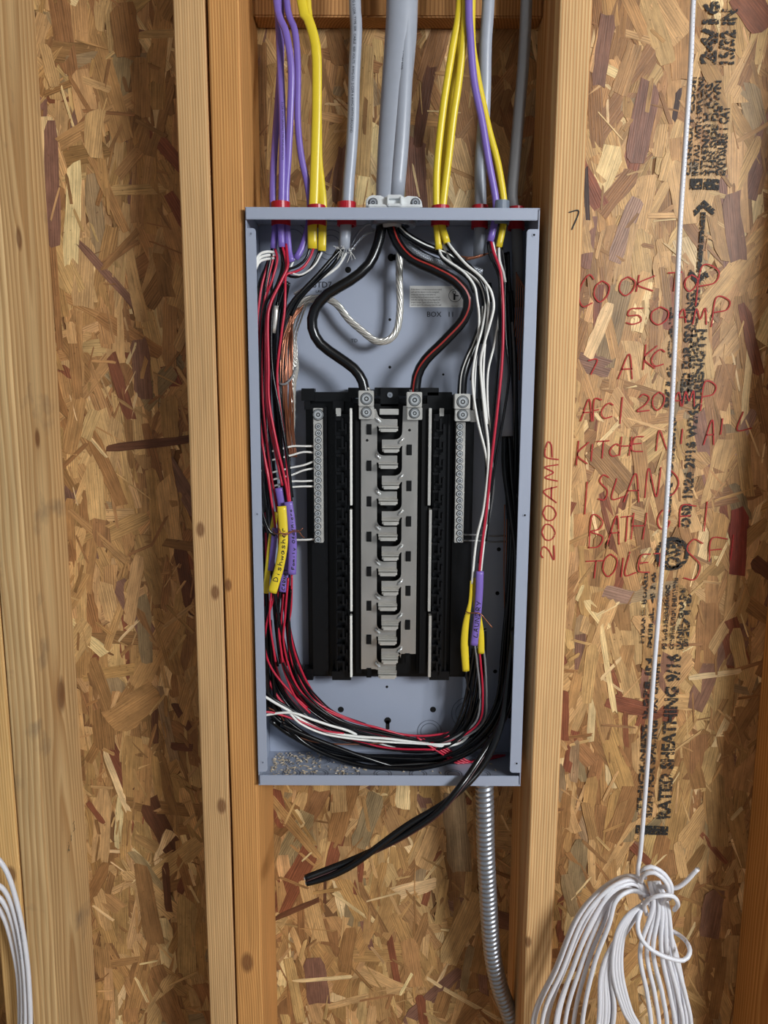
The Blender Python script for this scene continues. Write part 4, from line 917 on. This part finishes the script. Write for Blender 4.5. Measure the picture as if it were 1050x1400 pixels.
# neutral pigtails ---------------------------------------------------------------
for k, (a, b, m_) in enumerate(((611, 610, 610), (623, 619, 618), (640, 630, 636), (650, 640, 643), (659, 657, 658), (667, 665, 665))):
    W0_ = tube('white_wire', [(372, a+6, .05), (388, a+2, .052), (400, a-1, .054), (415, m_, .055), (431, b, .056)], .0014, 'white')
    tag(W0_, ['topmost', 'second', 'third', 'fourth', 'fifth', 'sixth'][k] + ' white wire from the top entering the left neutral bar', 'wire', 'white wires into the left neutral bar')
tag(tube('white_wire', [(352, 640, .06), (354, 700, .06), (366, 728, .06), (392, 737, .058), (415, 738, .056), (431, 737, .056)], .0014, 'white'), 'white wire behind the yellow tag entering the bottom of the left neutral bar', 'wire', 'white wires into the left neutral bar')
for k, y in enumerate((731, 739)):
    tag(tube('white_wire', [(634, y, .056), (655, y+.5, .058), (676, y+2, .062), (692, y+2, .07), (704, y+12, .08)], .0013, 'darkgrey'), ('upper', 'lower')[k] + ' shaded white wire leaving the right neutral bar', 'wire', 'wires into the right neutral bar')  # white wires coloured dark grey, so their shade is painted in
for k, d in enumerate((0, 5, 10)):
    tag(tube('white_wire', [(374, 345+d*.8, .046), (366, 344+d, .036), (356, 347+d, .026), (350, 356+d, .02), (347, 375+d, .03), (348, 430, .05), (350, 560, .06)], .0018, 'white'), ('top', 'middle', 'bottom')[k] + ' white wire of three bending round the upper left corner', 'wire', 'white wires in the upper left corner')

# left and bottom harness --------------------------------------------------------
rb = random.Random(21)
ORD = [', outermost', ', second from outside', ', third from outside', ', fourth from outside', ', fifth from outside']
def harness(n, path, spread, cols, label, group, r=(.0015, .0019), name='harness_wire', cut=None):
    full = path; draws = [(rb.uniform(-1, 1), rb.uniform(-1, 1), rb.uniform(0, 6.28)) for i in range(n)]
    for i in range(n):
        ox, oy, ph = draws[i]
        mine = sorted(draws[j][0] for j in range(n) if cols[j % len(cols)] == cols[i % len(cols)])
        path = full[:cut] if (cut and cols[i % len(cols)] == 'red') else full
        nth = ORD[mine.index(ox)] if 1 < len(mine) <= 5 else ''
        pts = []
        for j, (x, y, Y, s) in enumerate(path):
            pts.append((x + spread*s*(ox + .35*math.sin(ph + j*1.1)), y + spread*s*.5*(oy + .3*math.sin(ph+j*.8)), min(.090, max(.008, Y + .012*s*oy + .004*math.sin(ph+j)))))
        col = cols[i % len(cols)]
        tag(tube(name, pts, rb.uniform(*r), col, seg=7), label % col + nth, 'wire', group % col)
gl = '%s wires in the bundle down the left of the panel'
harness(9, [(372, 350, .05, .6), (362, 400, .05, 1), (358, 470, .052, 1), (360, 560, .054, 1), (366, 640, .054, 1.2), (374, 720, .054, 1.4), (376, 800, .05, 1.4), (378, 850, .05, 1.6), (388, 910, .05, 1.6)], 8, ['black', 'black', 'black', 'red'],
        'thin %s wire in the bundle down the left panel side', gl)
harness(8, [(392, 385, .05, .7), (382, 430, .054, 1), (378, 500, .056, 1), (384, 580, .056, 1), (390, 660, .054, .8), (392, 740, .052, .8), (390, 812, .050, 1)], 8, ['black'],
        'thin %s wire in the bundle down the left panel side', gl)
# wires leaving the tags and sweeping along the bottom
sweep = [(388, 800, .040, .7), (388, 850, .042, .9), (396, 900, .046, 1.0), (418, 950, .052, 1.0), (462, 988, .056, .8), (520, 1006, .058, .9), (580, 1018, .058, 1.0), (622, 1006, .056, .8), (640, 975, .052, .7), (648, 930, .048, .6), (652, 885, .042, .5)]
harness(17, sweep, 13, ['black', 'black', 'red', 'black', 'black'], '%s wire sweeping from the left tags along the panel bottom', '%s wires sweeping along the panel bottom', cut=8)
low = [(362, 850, .05, .8), (364, 920, .055, .8), (376, 975, .06, .9), (420, 1010, .064, .9), (480, 1034, .066, .9), (560, 1042, .066, 1), (620, 1034, .066, .9), (660, 1006, .062, .8), (684, 960, .06, .6), (692, 880, .06, .6), (698, 780, .06, .5), (700, 660, .064, .5), (700, 520, .068, .5), (694, 400, .07, .5)]
harness(9, low, 9, ['black', 'black', 'black'], 'thick %s wire in the lower loop from the left wall round to the right gutter', 'thick %s wires in the lower loop', r=(.0018, .0030))
mid = [(360, 700, .06, .6), (362, 800, .06, .6), (368, 900, .06, .8), (392, 960, .06, .8), (450, 1002, .06, .7), (520, 1022, .058, .7), (590, 1026, .056, .8), (632, 1004, .054, .7), (652, 960, .05, .6), (660, 900, .044, .4), (661, 860, .04, .3)]
harness(7, mid, 8, ['black', 'red', 'black', 'darkgrey'], '%s wire in the middle loop ending below the laundry tag', '%s wires in the middle loop', cut=7)
gR2 = 'wires in the right gutter of the panel'
harness(7, [(694, 345, .07, .4), (698, 420, .07, .6), (702, 520, .07, .6), (704, 640, .07, .6), (704, 760, .07, .6), (702, 880, .07, .6), (696, 980, .07, .6)], 9, ['black'], 'thin %s wire in the dark right gutter of the panel', '%s wires in the right gutter of the panel')
# clearly traceable single wires
def one(col, pts, label, r=.0016, group='single traceable wires'):
    return tag(tube({'copper': 'copper_wire'}.get(col, col + '_wire'), pts, r, col, seg=7), label, 'wire', group)
one('red', [(399, 786, .034), (398, 830, .034), (394, 860, .036), (398, 900, .038), (410, 930, .042), (430, 958, .046), (470, 980, .05), (530, 1000, .054), (580, 1006, .056), (636, 998, .06)], 'bright red wire leaving the longest purple tag and ending at the right knockout')
one('red', [(394, 790, .03), (390, 840, .03), (388, 880, .032), (402, 930, .038), (428, 962, .044), (476, 984, .048), (520, 996, .05), (560, 1008, .056)], 'second bright red wire just below the first along the bottom sweep')
one('red', [(376, 812, .034), (365, 850, .034), (362, 885, .034), (372, 915, .036), (396, 945, .04), (420, 968, .044)], 'red wire curving against the left wall below the yellow tags')
one('red', [(388, 812, .034), (384, 860, .034), (384, 900, .036), (402, 950, .04), (424, 975, .044)], 'short red wire behind the yellow tag end')
one('red', [(360, 973, .03), (376, 975, .034), (410, 986, .038), (440, 998, .042), (470, 1003, .046)], 'red wire crossing low from the left flange')
one('red', [(363, 628, .04), (367, 650, .036), (372, 690, .034), (378, 730, .034)], 'red wire left of the yellow tag rising beside the flange')
one('white', [(360, 951, .028), (378, 962, .032), (396, 972, .036), (412, 984, .04), (440, 998, .044), (480, 1006, .046), (530, 1010, .048), (580, 1016, .05), (604, 1020, .052), (632, 1014, .06), (650, 992, .068)], 'long white wire crossing the bottom sweep, the lower of two', .0020)
one('white', [(362, 978, .034), (380, 975, .034), (402, 975, .034), (428, 984, .038), (452, 992, .042), (476, 999, .046), (500, 1010, .058), (540, 1022, .07)], 'upper white wire in front at the bottom left sweep', .0019)
one('white', [(396, 975, .034), (412, 990, .036), (446, 1004, .04), (500, 1012, .044), (560, 1016, .046), (612, 1017, .05), (636, 1006, .062)], 'white wire curving under the long white wire', .0016)
one('black', [(398, 806, .03), (395, 850, .03), (397, 885, .034), (412, 925, .04), (436, 955, .046), (460, 975, .052), (500, 990, .058)], 'thin black wire bounding the bottom sweep nearest the breakers', .0013)
one('black', [(357, 640, .02), (357, 690, .018), (366, 722, .018), (376, 732, .02)], 'thick black wire bowing out beside the left flange above the tags', .0022)
one('black', [(360, 830, .03), (362, 900, .03), (366, 945, .034), (390, 965, .04), (440, 990, .05), (520, 1012, .054)], 'black wire hugging the left flange into the bottom sweep', .0024)
one('black', [(384, 985, .05), (420, 1018, .05), (470, 1040, .046), (530, 1052, .04), (590, 1048, .036), (640, 1030, .034), (668, 1008, .03)], 'thick black wire lowest in front along the panel bottom', .0034)
one('black', [(384, 990, .04), (410, 1002, .04), (450, 1018, .042), (500, 1036, .044), (550, 1050, .05), (620, 1056, .06)], 'thick black wire running down to the panel bottom', .0032)
for k in range(4): one('red', [(570+k*8, 1008+k*2, .05+.004*k), (600+k*6, 1028, .052+.004*k), (630+k*3, 1046-k*2, .06), (664-k*4, 1053-k*3, .07), (690-k*3, 1052, .085)], ['first', 'second', 'third', 'fourth'][k] + ' red wire of four running down to the lower right corner, counted from the left', .0015, 'red wires into the lower right corner')
one('white', [(668, 655, .03), (668, 700, .03), (662, 740, .03), (657, 785, .03)], 'short white wire between the red wire and the purple laundry tag', .0016)
one('white', [(664, 388, .05), (668, 420, .03), (663, 470, .028), (661, 520, .028), (666, 580, .03)], 'white wire inside the right group bending behind the black one', .0016)
one('white', [(688, 372, .034), (684, 420, .04), (676, 470, .036), (667, 510, .034), (667, 560, .034), (672, 590, .036)], 'white wire disappearing behind the red wire at the grey feeder', .0016)
one('black', [(655, 500, .032), (656, 560, .032), (664, 620, .03), (664, 700, .03), (655, 770, .03)], 'black wire between the white wire and the red wire', .0019)
one('darkgrey', [(700, 440, .06), (703, 500, .06), (702, 600, .06), (703, 660, .06), (706, 680, .06)], 'shaded white wire along the right gutter', .0016)  # white wire painted dark grey to put the gutter shade in its colour
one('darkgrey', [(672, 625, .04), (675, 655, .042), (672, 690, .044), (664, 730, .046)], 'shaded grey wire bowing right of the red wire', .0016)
# wires under the right-hand tags
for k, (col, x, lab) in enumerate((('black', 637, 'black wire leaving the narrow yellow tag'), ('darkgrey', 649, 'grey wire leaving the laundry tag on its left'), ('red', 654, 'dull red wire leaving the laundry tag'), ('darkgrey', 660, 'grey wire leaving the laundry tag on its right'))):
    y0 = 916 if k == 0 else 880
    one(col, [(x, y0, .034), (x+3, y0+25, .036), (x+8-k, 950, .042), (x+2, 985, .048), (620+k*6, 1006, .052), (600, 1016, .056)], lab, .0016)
# copper
rc = random.Random(3)
for i in range(10):
    x = 385 + i*1.6
    pts = [(404+rc.uniform(-8, 12), 416+rc.uniform(-4, 6), .056), (395+rc.uniform(-4, 6), 440, .050), (x+rc.uniform(-2, 2), 470, .040+rc.uniform(-.004, .004)), (x+rc.uniform(-2, 2), 510, .036), (x+rc.uniform(-3, 3)*.8, 550, .040), (x+3+rc.uniform(-3, 3), 590, .056), (x+6, 625, .06)]
    tag(tube('copper_wire', pts, .0011, 'copper', seg=6), 'thin bare copper wire in the loose bunch beside the left harness', 'wire', 'bare copper wires in the upper left')
for i in range(3):
    tag(stranded('tinned_wire', [(430, 412-i*2, .07), (414+i*3, 416, .066), (404+i*4, 436, .062), (399+i*3, 460, .058), (402+i*2, 490, .056), (398+i, 530, .058)], .0014, 'tinned', None, n=3, pitch=.018), 'twisted silver wire bending down beside the copper bunch', 'wire', 'twisted silver wires in the upper left')
tag(tube('grey_wire', [(382, 525, .03), (390, 525, .03), (399, 516, .034), (404, 502, .04)], .0015, 'darkgrey'), 'short grey wire hooked around the copper bunch', 'wire')
tag(tube('foil_wrap', [(377, 418, .034), (376, 435, .034), (373, 455, .036)], .0036, 'alu', flat=.5), 'crumpled silver foil showing between the left wires', 'foil')
for i in range(5):
    x = 700 + i*3
    tag(tube('copper_wire', [(706+i*1.5, 372+i*3, .06), (x+6, 400, .06), (x+4, 440, .062), (x, 470, .066), (x-2, 520, .07)], .0009, 'copper', seg=6), 'thin bare copper wire in the shaded upper right corner', 'wire', 'bare copper wires in the upper right')
tag(tube('copper_wire', [(672, 345, .05), (655, 350, .048), (640, 352, .05), (628, 350, .052)], .0011, 'copper'), 'bare copper wire lying across behind the right yellow cables', 'wire')
tag(stranded('copper_wire', [(663, 348, .046), (650, 352, .046), (636, 355, .048)], .0018, 'copper', None, n=4, pitch=.02), 'short stub of stranded copper pointing left', 'wire')
for i in range(3): tag(tube('copper_wire', [(690+i*3, 690+i*20, .06), (689+i*3, 780, .062), (690+i*2, 860, .06), (686+i, 930, .062), (680, 980, .066)], .0009, 'copper', seg=6), 'thin bare copper wire low in the right gutter', 'wire', 'bare copper wires low in the right gutter')
one('copper', [(362, 965, .05), (384, 978, .05), (396, 1000, .05), (440, 1016, .052), (520, 1016, .06), (560, 1008, .064)], 'bare copper wire low behind the bottom sweep', .0011)

# tags: slit pieces of cable jacket with pen writing --------------------------------
def wtag(label, col, pts, r, flat, text, size, adv, s0, group='written jacket tags on the wires', side=0.0, widths=None):
    e = thing('wire_tag', label, 'tag', P(*pts[-1]), group)
    tube('sleeve', pts, r, col, e, flat=flat, seg=16, step=.004, widths=widths)
    if text:
        ot = OnTube(pts, r, r*flat); mb = MB(); ot.strokes(mb, text, ot.L*s0, size, adv, .0011, side); mb.build('handwriting', 'inkblack', e)
    return e
wtag('yellow jacket tag with Dishwasher written on it', 'yellow', [(385, 692, .016), (387, 720, .016), (387, 745, .016), (382, 775, .016), (372, 810, .016)], .0062, .45, 'Dishwasher', .0062, .0076, .86)
wtag('long purple jacket tag with small handwriting right of the yellow tag', 'purple', [(394, 686, .022), (398, 715, .022), (400, 745, .022), (399, 785, .022)], .0058, .5, 'Family Ofc/Micro', .0036, .0052, .93, side=-.0018)
wtag('purple jacket tag mostly hidden behind the Dishwasher tag', 'purple', [(381, 667, .030), (385, 690, .032), (391, 730, .036), (391, 770, .034), (386, 809, .030)], .0052, .5, 'CARNET', .0042, .0050, .98, side=-.0012)
wtag('narrow yellow jacket tag at the far left of the tag bundle', 'yellow', [(377, 700, .036), (371, 735, .036), (367, 770, .034), (363, 811, .032)], .0040, .5, '', 0, 0, 0)
wtag('grey-purple jacket tag between the two yellow tags', 'purple', [(376, 722, .03), (374, 745, .03), (370, 780, .032)], .0040, .5, '', 0, 0, 0)
wtag('purple jacket tag with LAUNDRY written on it', 'purple', [(656, 781, .020), (655, 812, .020), (652, 848, .022), (648, 882, .024)], .0052, .55, 'LAUNDRY', .0058, .0076, .88)
wtag('slim yellow jacket tag left of the laundry tag, wide at its lower end', 'yellow', [(645, 794, .026), (643, 822, .026), (637, 852, .028), (635, 880, .03), (637, 917, .032)], .0046, .6, '', 0, 0, 0, widths=[.0024, .0026, .0046, .0056, .0050])
wtag('yellow jacket tag showing behind the laundry tag', 'yellow', [(650, 790, .032), (652, 830, .032), (657, 865, .032), (658, 893, .034)], .0046, .6, '', 0, 0, 0)
# copper ties around the tags
tag(tube('copper_tie', [(373, 724, .02), (376, 730, .012), (384, 729, .007), (394, 729, .010), (402, 725, .012), (408, 726, .010), (413, 733, .008), (416, 735, .006)], .0008, 'copper'), 'twisted copper tie around the left hand tags', 'tie')
tag(tube('copper_tie', [(381, 722, .008), (388, 732, .008), (400, 727, .012), (408, 727, .008), (414, 722, .006)], .0007, 'copper'), 'short crossing copper tie over the Dishwasher tag', 'tie')
tag(tube('copper_tie', [(637, 836, .02), (642, 838, .018), (652, 838, .014), (658, 840, .016), (663, 846, .014), (668, 852, .012), (673, 858, .010)], .0008, 'copper'), 'copper tie twisted around the laundry tag', 'tie')

# debris in the bottom of the panel
db = MB(); rd = random.Random(8)
for k in range(330):
    u = rd.random(); x = XL + .012 + (XR-XL)*(.20*rd.random()**1.2 if u < .6 else (.30 + .05*rd.gauss(0, .5)) if u < .8 else rd.random()*.9); y = rd.uniform(.012, .092); s = rd.uniform(.0006, .0022); a = rd.uniform(0, 3.14)
    dx, dy = math.cos(a)*s*1.6, math.sin(a)*s*1.6; z = ZB + T + .0007
    db.add([(x-dx-dy*.3, y-dy+dx*.3, z), (x+dx-dy*.3, y+dy+dx*.3, z), (x+dx+dy*.3, y+dy-dx*.3, z+rd.uniform(0, .0012)), (x-dx+dy*.3, y-dy-dx*.3, z+.0008), (x, y, z+rd.uniform(.0008, .002))], [(0, 1, 4), (1, 2, 4), (2, 3, 4), (3, 0, 4), (3, 2, 1, 0)])
o = tag(db.build('sawdust', 'dust'), 'wood chips and wire scraps scattered in the bottom of the panel', 'sawdust'); o['kind'] = 'stuff'

# ---------------------------------------------------------------- flexible conduit below the panel
cd_ = thing('flexible_conduit', 'ribbed metal conduit dropping from the panel bottom', 'conduit', P(690, 1400, .07))
cp = px3([(662, 1068, .055), (663, 1110, .055), (664, 1160, .058), (667, 1220, .062), (670, 1270, .066), (675, 1315, .07), (684, 1352, .075), (696, 1385, .08), (706, 1415, .086), (712, 1460, .09), (712, 1560, .09)])
c = spline(cp, .0011); t_, n_, b_ = frames(c); ss = np.concatenate([[0], np.cumsum(np.linalg.norm(np.diff(c, axis=0), axis=1))])
seg = 24; V = []; al = np.arange(seg)*2*math.pi/seg
for i in range(len(c)):
    ph = ss[i]/.0078*2*math.pi + al
    rr = .0122 + .0015*(np.abs(np.sin(ph/2))**.7*2-1)
    V += (c[i] + b_[i]*(rr*np.cos(al))[:, None] + n_[i]*(rr*np.sin(al))[:, None]).tolist()
F = [(i*seg+j, i*seg+(j+1) % seg, (i+1)*seg+(j+1) % seg, (i+1)*seg+j) for i in range(len(c)-1) for j in range(seg)]
mb = MB(); mb.add(V, F); link('ribbed_tube', mb.mesh('ribbed_tube'), 'galv', cd_, True)
mb = MB(); qb = P(662, 1070, .055); mb.ring((qb.x, .055, ZB-.012), .0125, .0165, (0, 0, 1), .012, 24); mb.build('conduit_connector', 'galv', cd_)

# ---------------------------------------------------------------- white network cable and its coil
nc = thing('network_cable', 'white cable hanging down the right side and tied into a hanging coil', 'cable', P(880, 1400, 0))
run = [(948, -5, -.012), (944, 90, -.012), (936, 210, -.012), (929, 320, -.012), (923, 460, -.012), (914, 640, -.012), (904, 790, -.012), (893, 930, -.012), (884, 1060, -.012), (876, 1160, -.012), (872, 1190, -.014), (873, 1214, -.02), (877, 1228, -.016)]
rpts = up(run); tube('hanging_run', rpts, .0031, 'netwhite', nc, seg=12, world=True)
ot = OnTube(rpts, .0031, world=True); mb = MB()
for k in range(150): 
    s_ = .30 + k*.0048
    if s_ < ot.L-.02: ot.text(mb, rnd.choice('0123456789EACTU'), s_, .0016, up=False, side=-.0012)
mb.build('cable_print', 'greyplastic', nc)
rl = random.Random(14)
def loop(pts, r=.0031):
    tube('coil_loop', pts, r, 'netwhite', nc, seg=10)
for i in range(10):
    f_ = min(1, max(0, i/9 + rl.uniform(-.16, .16))); d = rl.uniform(-6, 6)
    Y = -.034 + .026*rl.random()
    loop([(884+rl.uniform(-4, 4), 1222+4*rl.random(), Y+.004), (868-6*f_, 1196+22*f_+d, Y-.004), (842-10*(1-f_), 1206+26*f_+d, Y-.010), (808-18*(1-f_)+24*f_, 1252+14*f_, Y-.012), (778-18*(1-f_)+34*f_, 1320+d, Y-.01), (752-24*(1-f_)+44*f_, 1400, Y-.006), (742+50*f_, 1500, Y), (800+20*f_, 1600+d, Y), (880, 1610+d, Y), (930+d, 1530, Y), (936-14*f_+d, 1400, Y), (926-14*f_+d, 1320, Y+.002), (908-12*f_+d, 1260, Y+.002), (894-10*f_, 1226, Y+.006)])
for i in range(6):
    f_ = i/5; Y = -.05 + .014*rl.random(); x = 893 + 44*f_
    loop([(888+12*f_, 1205, Y+.012), (893+20*f_, 1240, Y+.004), (x-16+rl.uniform(-2, 2), 1300, Y), (x-8+8*f_, 1360, Y), (x-2+10*f_, 1410, Y), (x, 1500, Y+.01), (860, 1580, Y+.02), (800, 1520, Y+.02), (838-20*f_, 1400, Y+.01), (836-14*f_, 1330, Y+.008), (850-8*f_, 1285, Y+.006), (878, 1240, Y+.008)])
for i in range(4):
    f_ = i/3; Y = -.036
    loop([(886, 1232, Y), (866-8*f_, 1248+4*f_, Y-.004), (852-10*f_, 1282, Y-.006), (850-12*f_, 1330, Y-.006), (862-10*f_, 1380, Y-.004), (880-8*f_, 1420, Y), (900-4*f_, 1520, Y+.004)])
def wrap(pts, nm='tie_wrap', r=.0030): tube(nm, pts, r, 'netwhite', nc, seg=10)
wrap([(882, 1200, -.03), (878, 1190, -.05), (890, 1185, -.056), (907, 1194, -.058), (918, 1212, -.056), (915, 1228, -.05), (905, 1226, -.03)])
wrap([(876, 1206, -.04), (880, 1196, -.056), (894, 1193, -.062), (908, 1203, -.064), (914, 1218, -.06), (905, 1235, -.04)])
wrap([(884, 1250, -.03), (881, 1237, -.05), (890, 1228, -.064), (906, 1224, -.068), (921, 1226, -.066), (927, 1236, -.06), (922, 1244, -.04)])
wrap([(880, 1232, -.03), (872, 1262, -.05), (876, 1282, -.062), (890, 1298, -.07), (912, 1309, -.074), (934, 1313, -.072), (943, 1303, -.066), (940, 1290, -.05), (928, 1278, -.026), (905, 1266, -.012), (886, 1256, -.014)])
wrap([(905, 1212, -.04), (924, 1214, -.05), (938, 1205, -.055), (948, 1194, -.058), (954, 1188, -.06)], 'loose_end')
mb = MB(); a_, b_ = P(952, 1190, -.0598), P(956, 1186, -.0602); mb.disc(a_, .0022, (b_-a_).normalized(), .0045, 10); mb.build('cut_end', 'tinned', nc)

lc = thing('white_cable_coil', 'white cable loops at the lower left corner in front of the studs', 'cable', P(20, 1400, -.03))
for k, pts in enumerate(([(-60, 1150, -.03), (-18, 1163, -.03), (6, 1186, -.03), (22, 1230, -.03), (34, 1290, -.03), (40, 1350, -.03), (41, 1420, -.03), (30, 1520, -.03), (-40, 1600, -.03)],
                         [(-60, 1200, -.03), (-10, 1207, -.03), (9, 1222, -.026), (22, 1258, -.026), (31, 1310, -.026), (35, 1360, -.026), (34, 1420, -.026), (20, 1520, -.026), (-40, 1590, -.026)],
                         [(-60, 1214, -.022), (-10, 1222, -.022), (7, 1238, -.022), (19, 1270, -.02), (28, 1320, -.02), (31, 1370, -.02), (29, 1420, -.02), (15, 1520, -.02), (-40, 1580, -.02)],
                         [(-60, 1230, -.014), (-10, 1236, -.014), (4, 1252, -.014), (15, 1285, -.012), (24, 1330, -.012), (27, 1380, -.012), (25, 1420, -.012), (10, 1520, -.012), (-40, 1570, -.012)])):
    tube('coil_loop', pts, .0033, 'netwhite', lc, seg=12)
    if k < 2:
        ot = OnTube(pts, .0033); mb = MB(); ot.text(mb, 'E 24 AWG CABLE TYPE CMR C(UL)US', ot.L*.24, .0020, up=False, side=.001); mb.build('cable_print', 'greyplastic', lc)
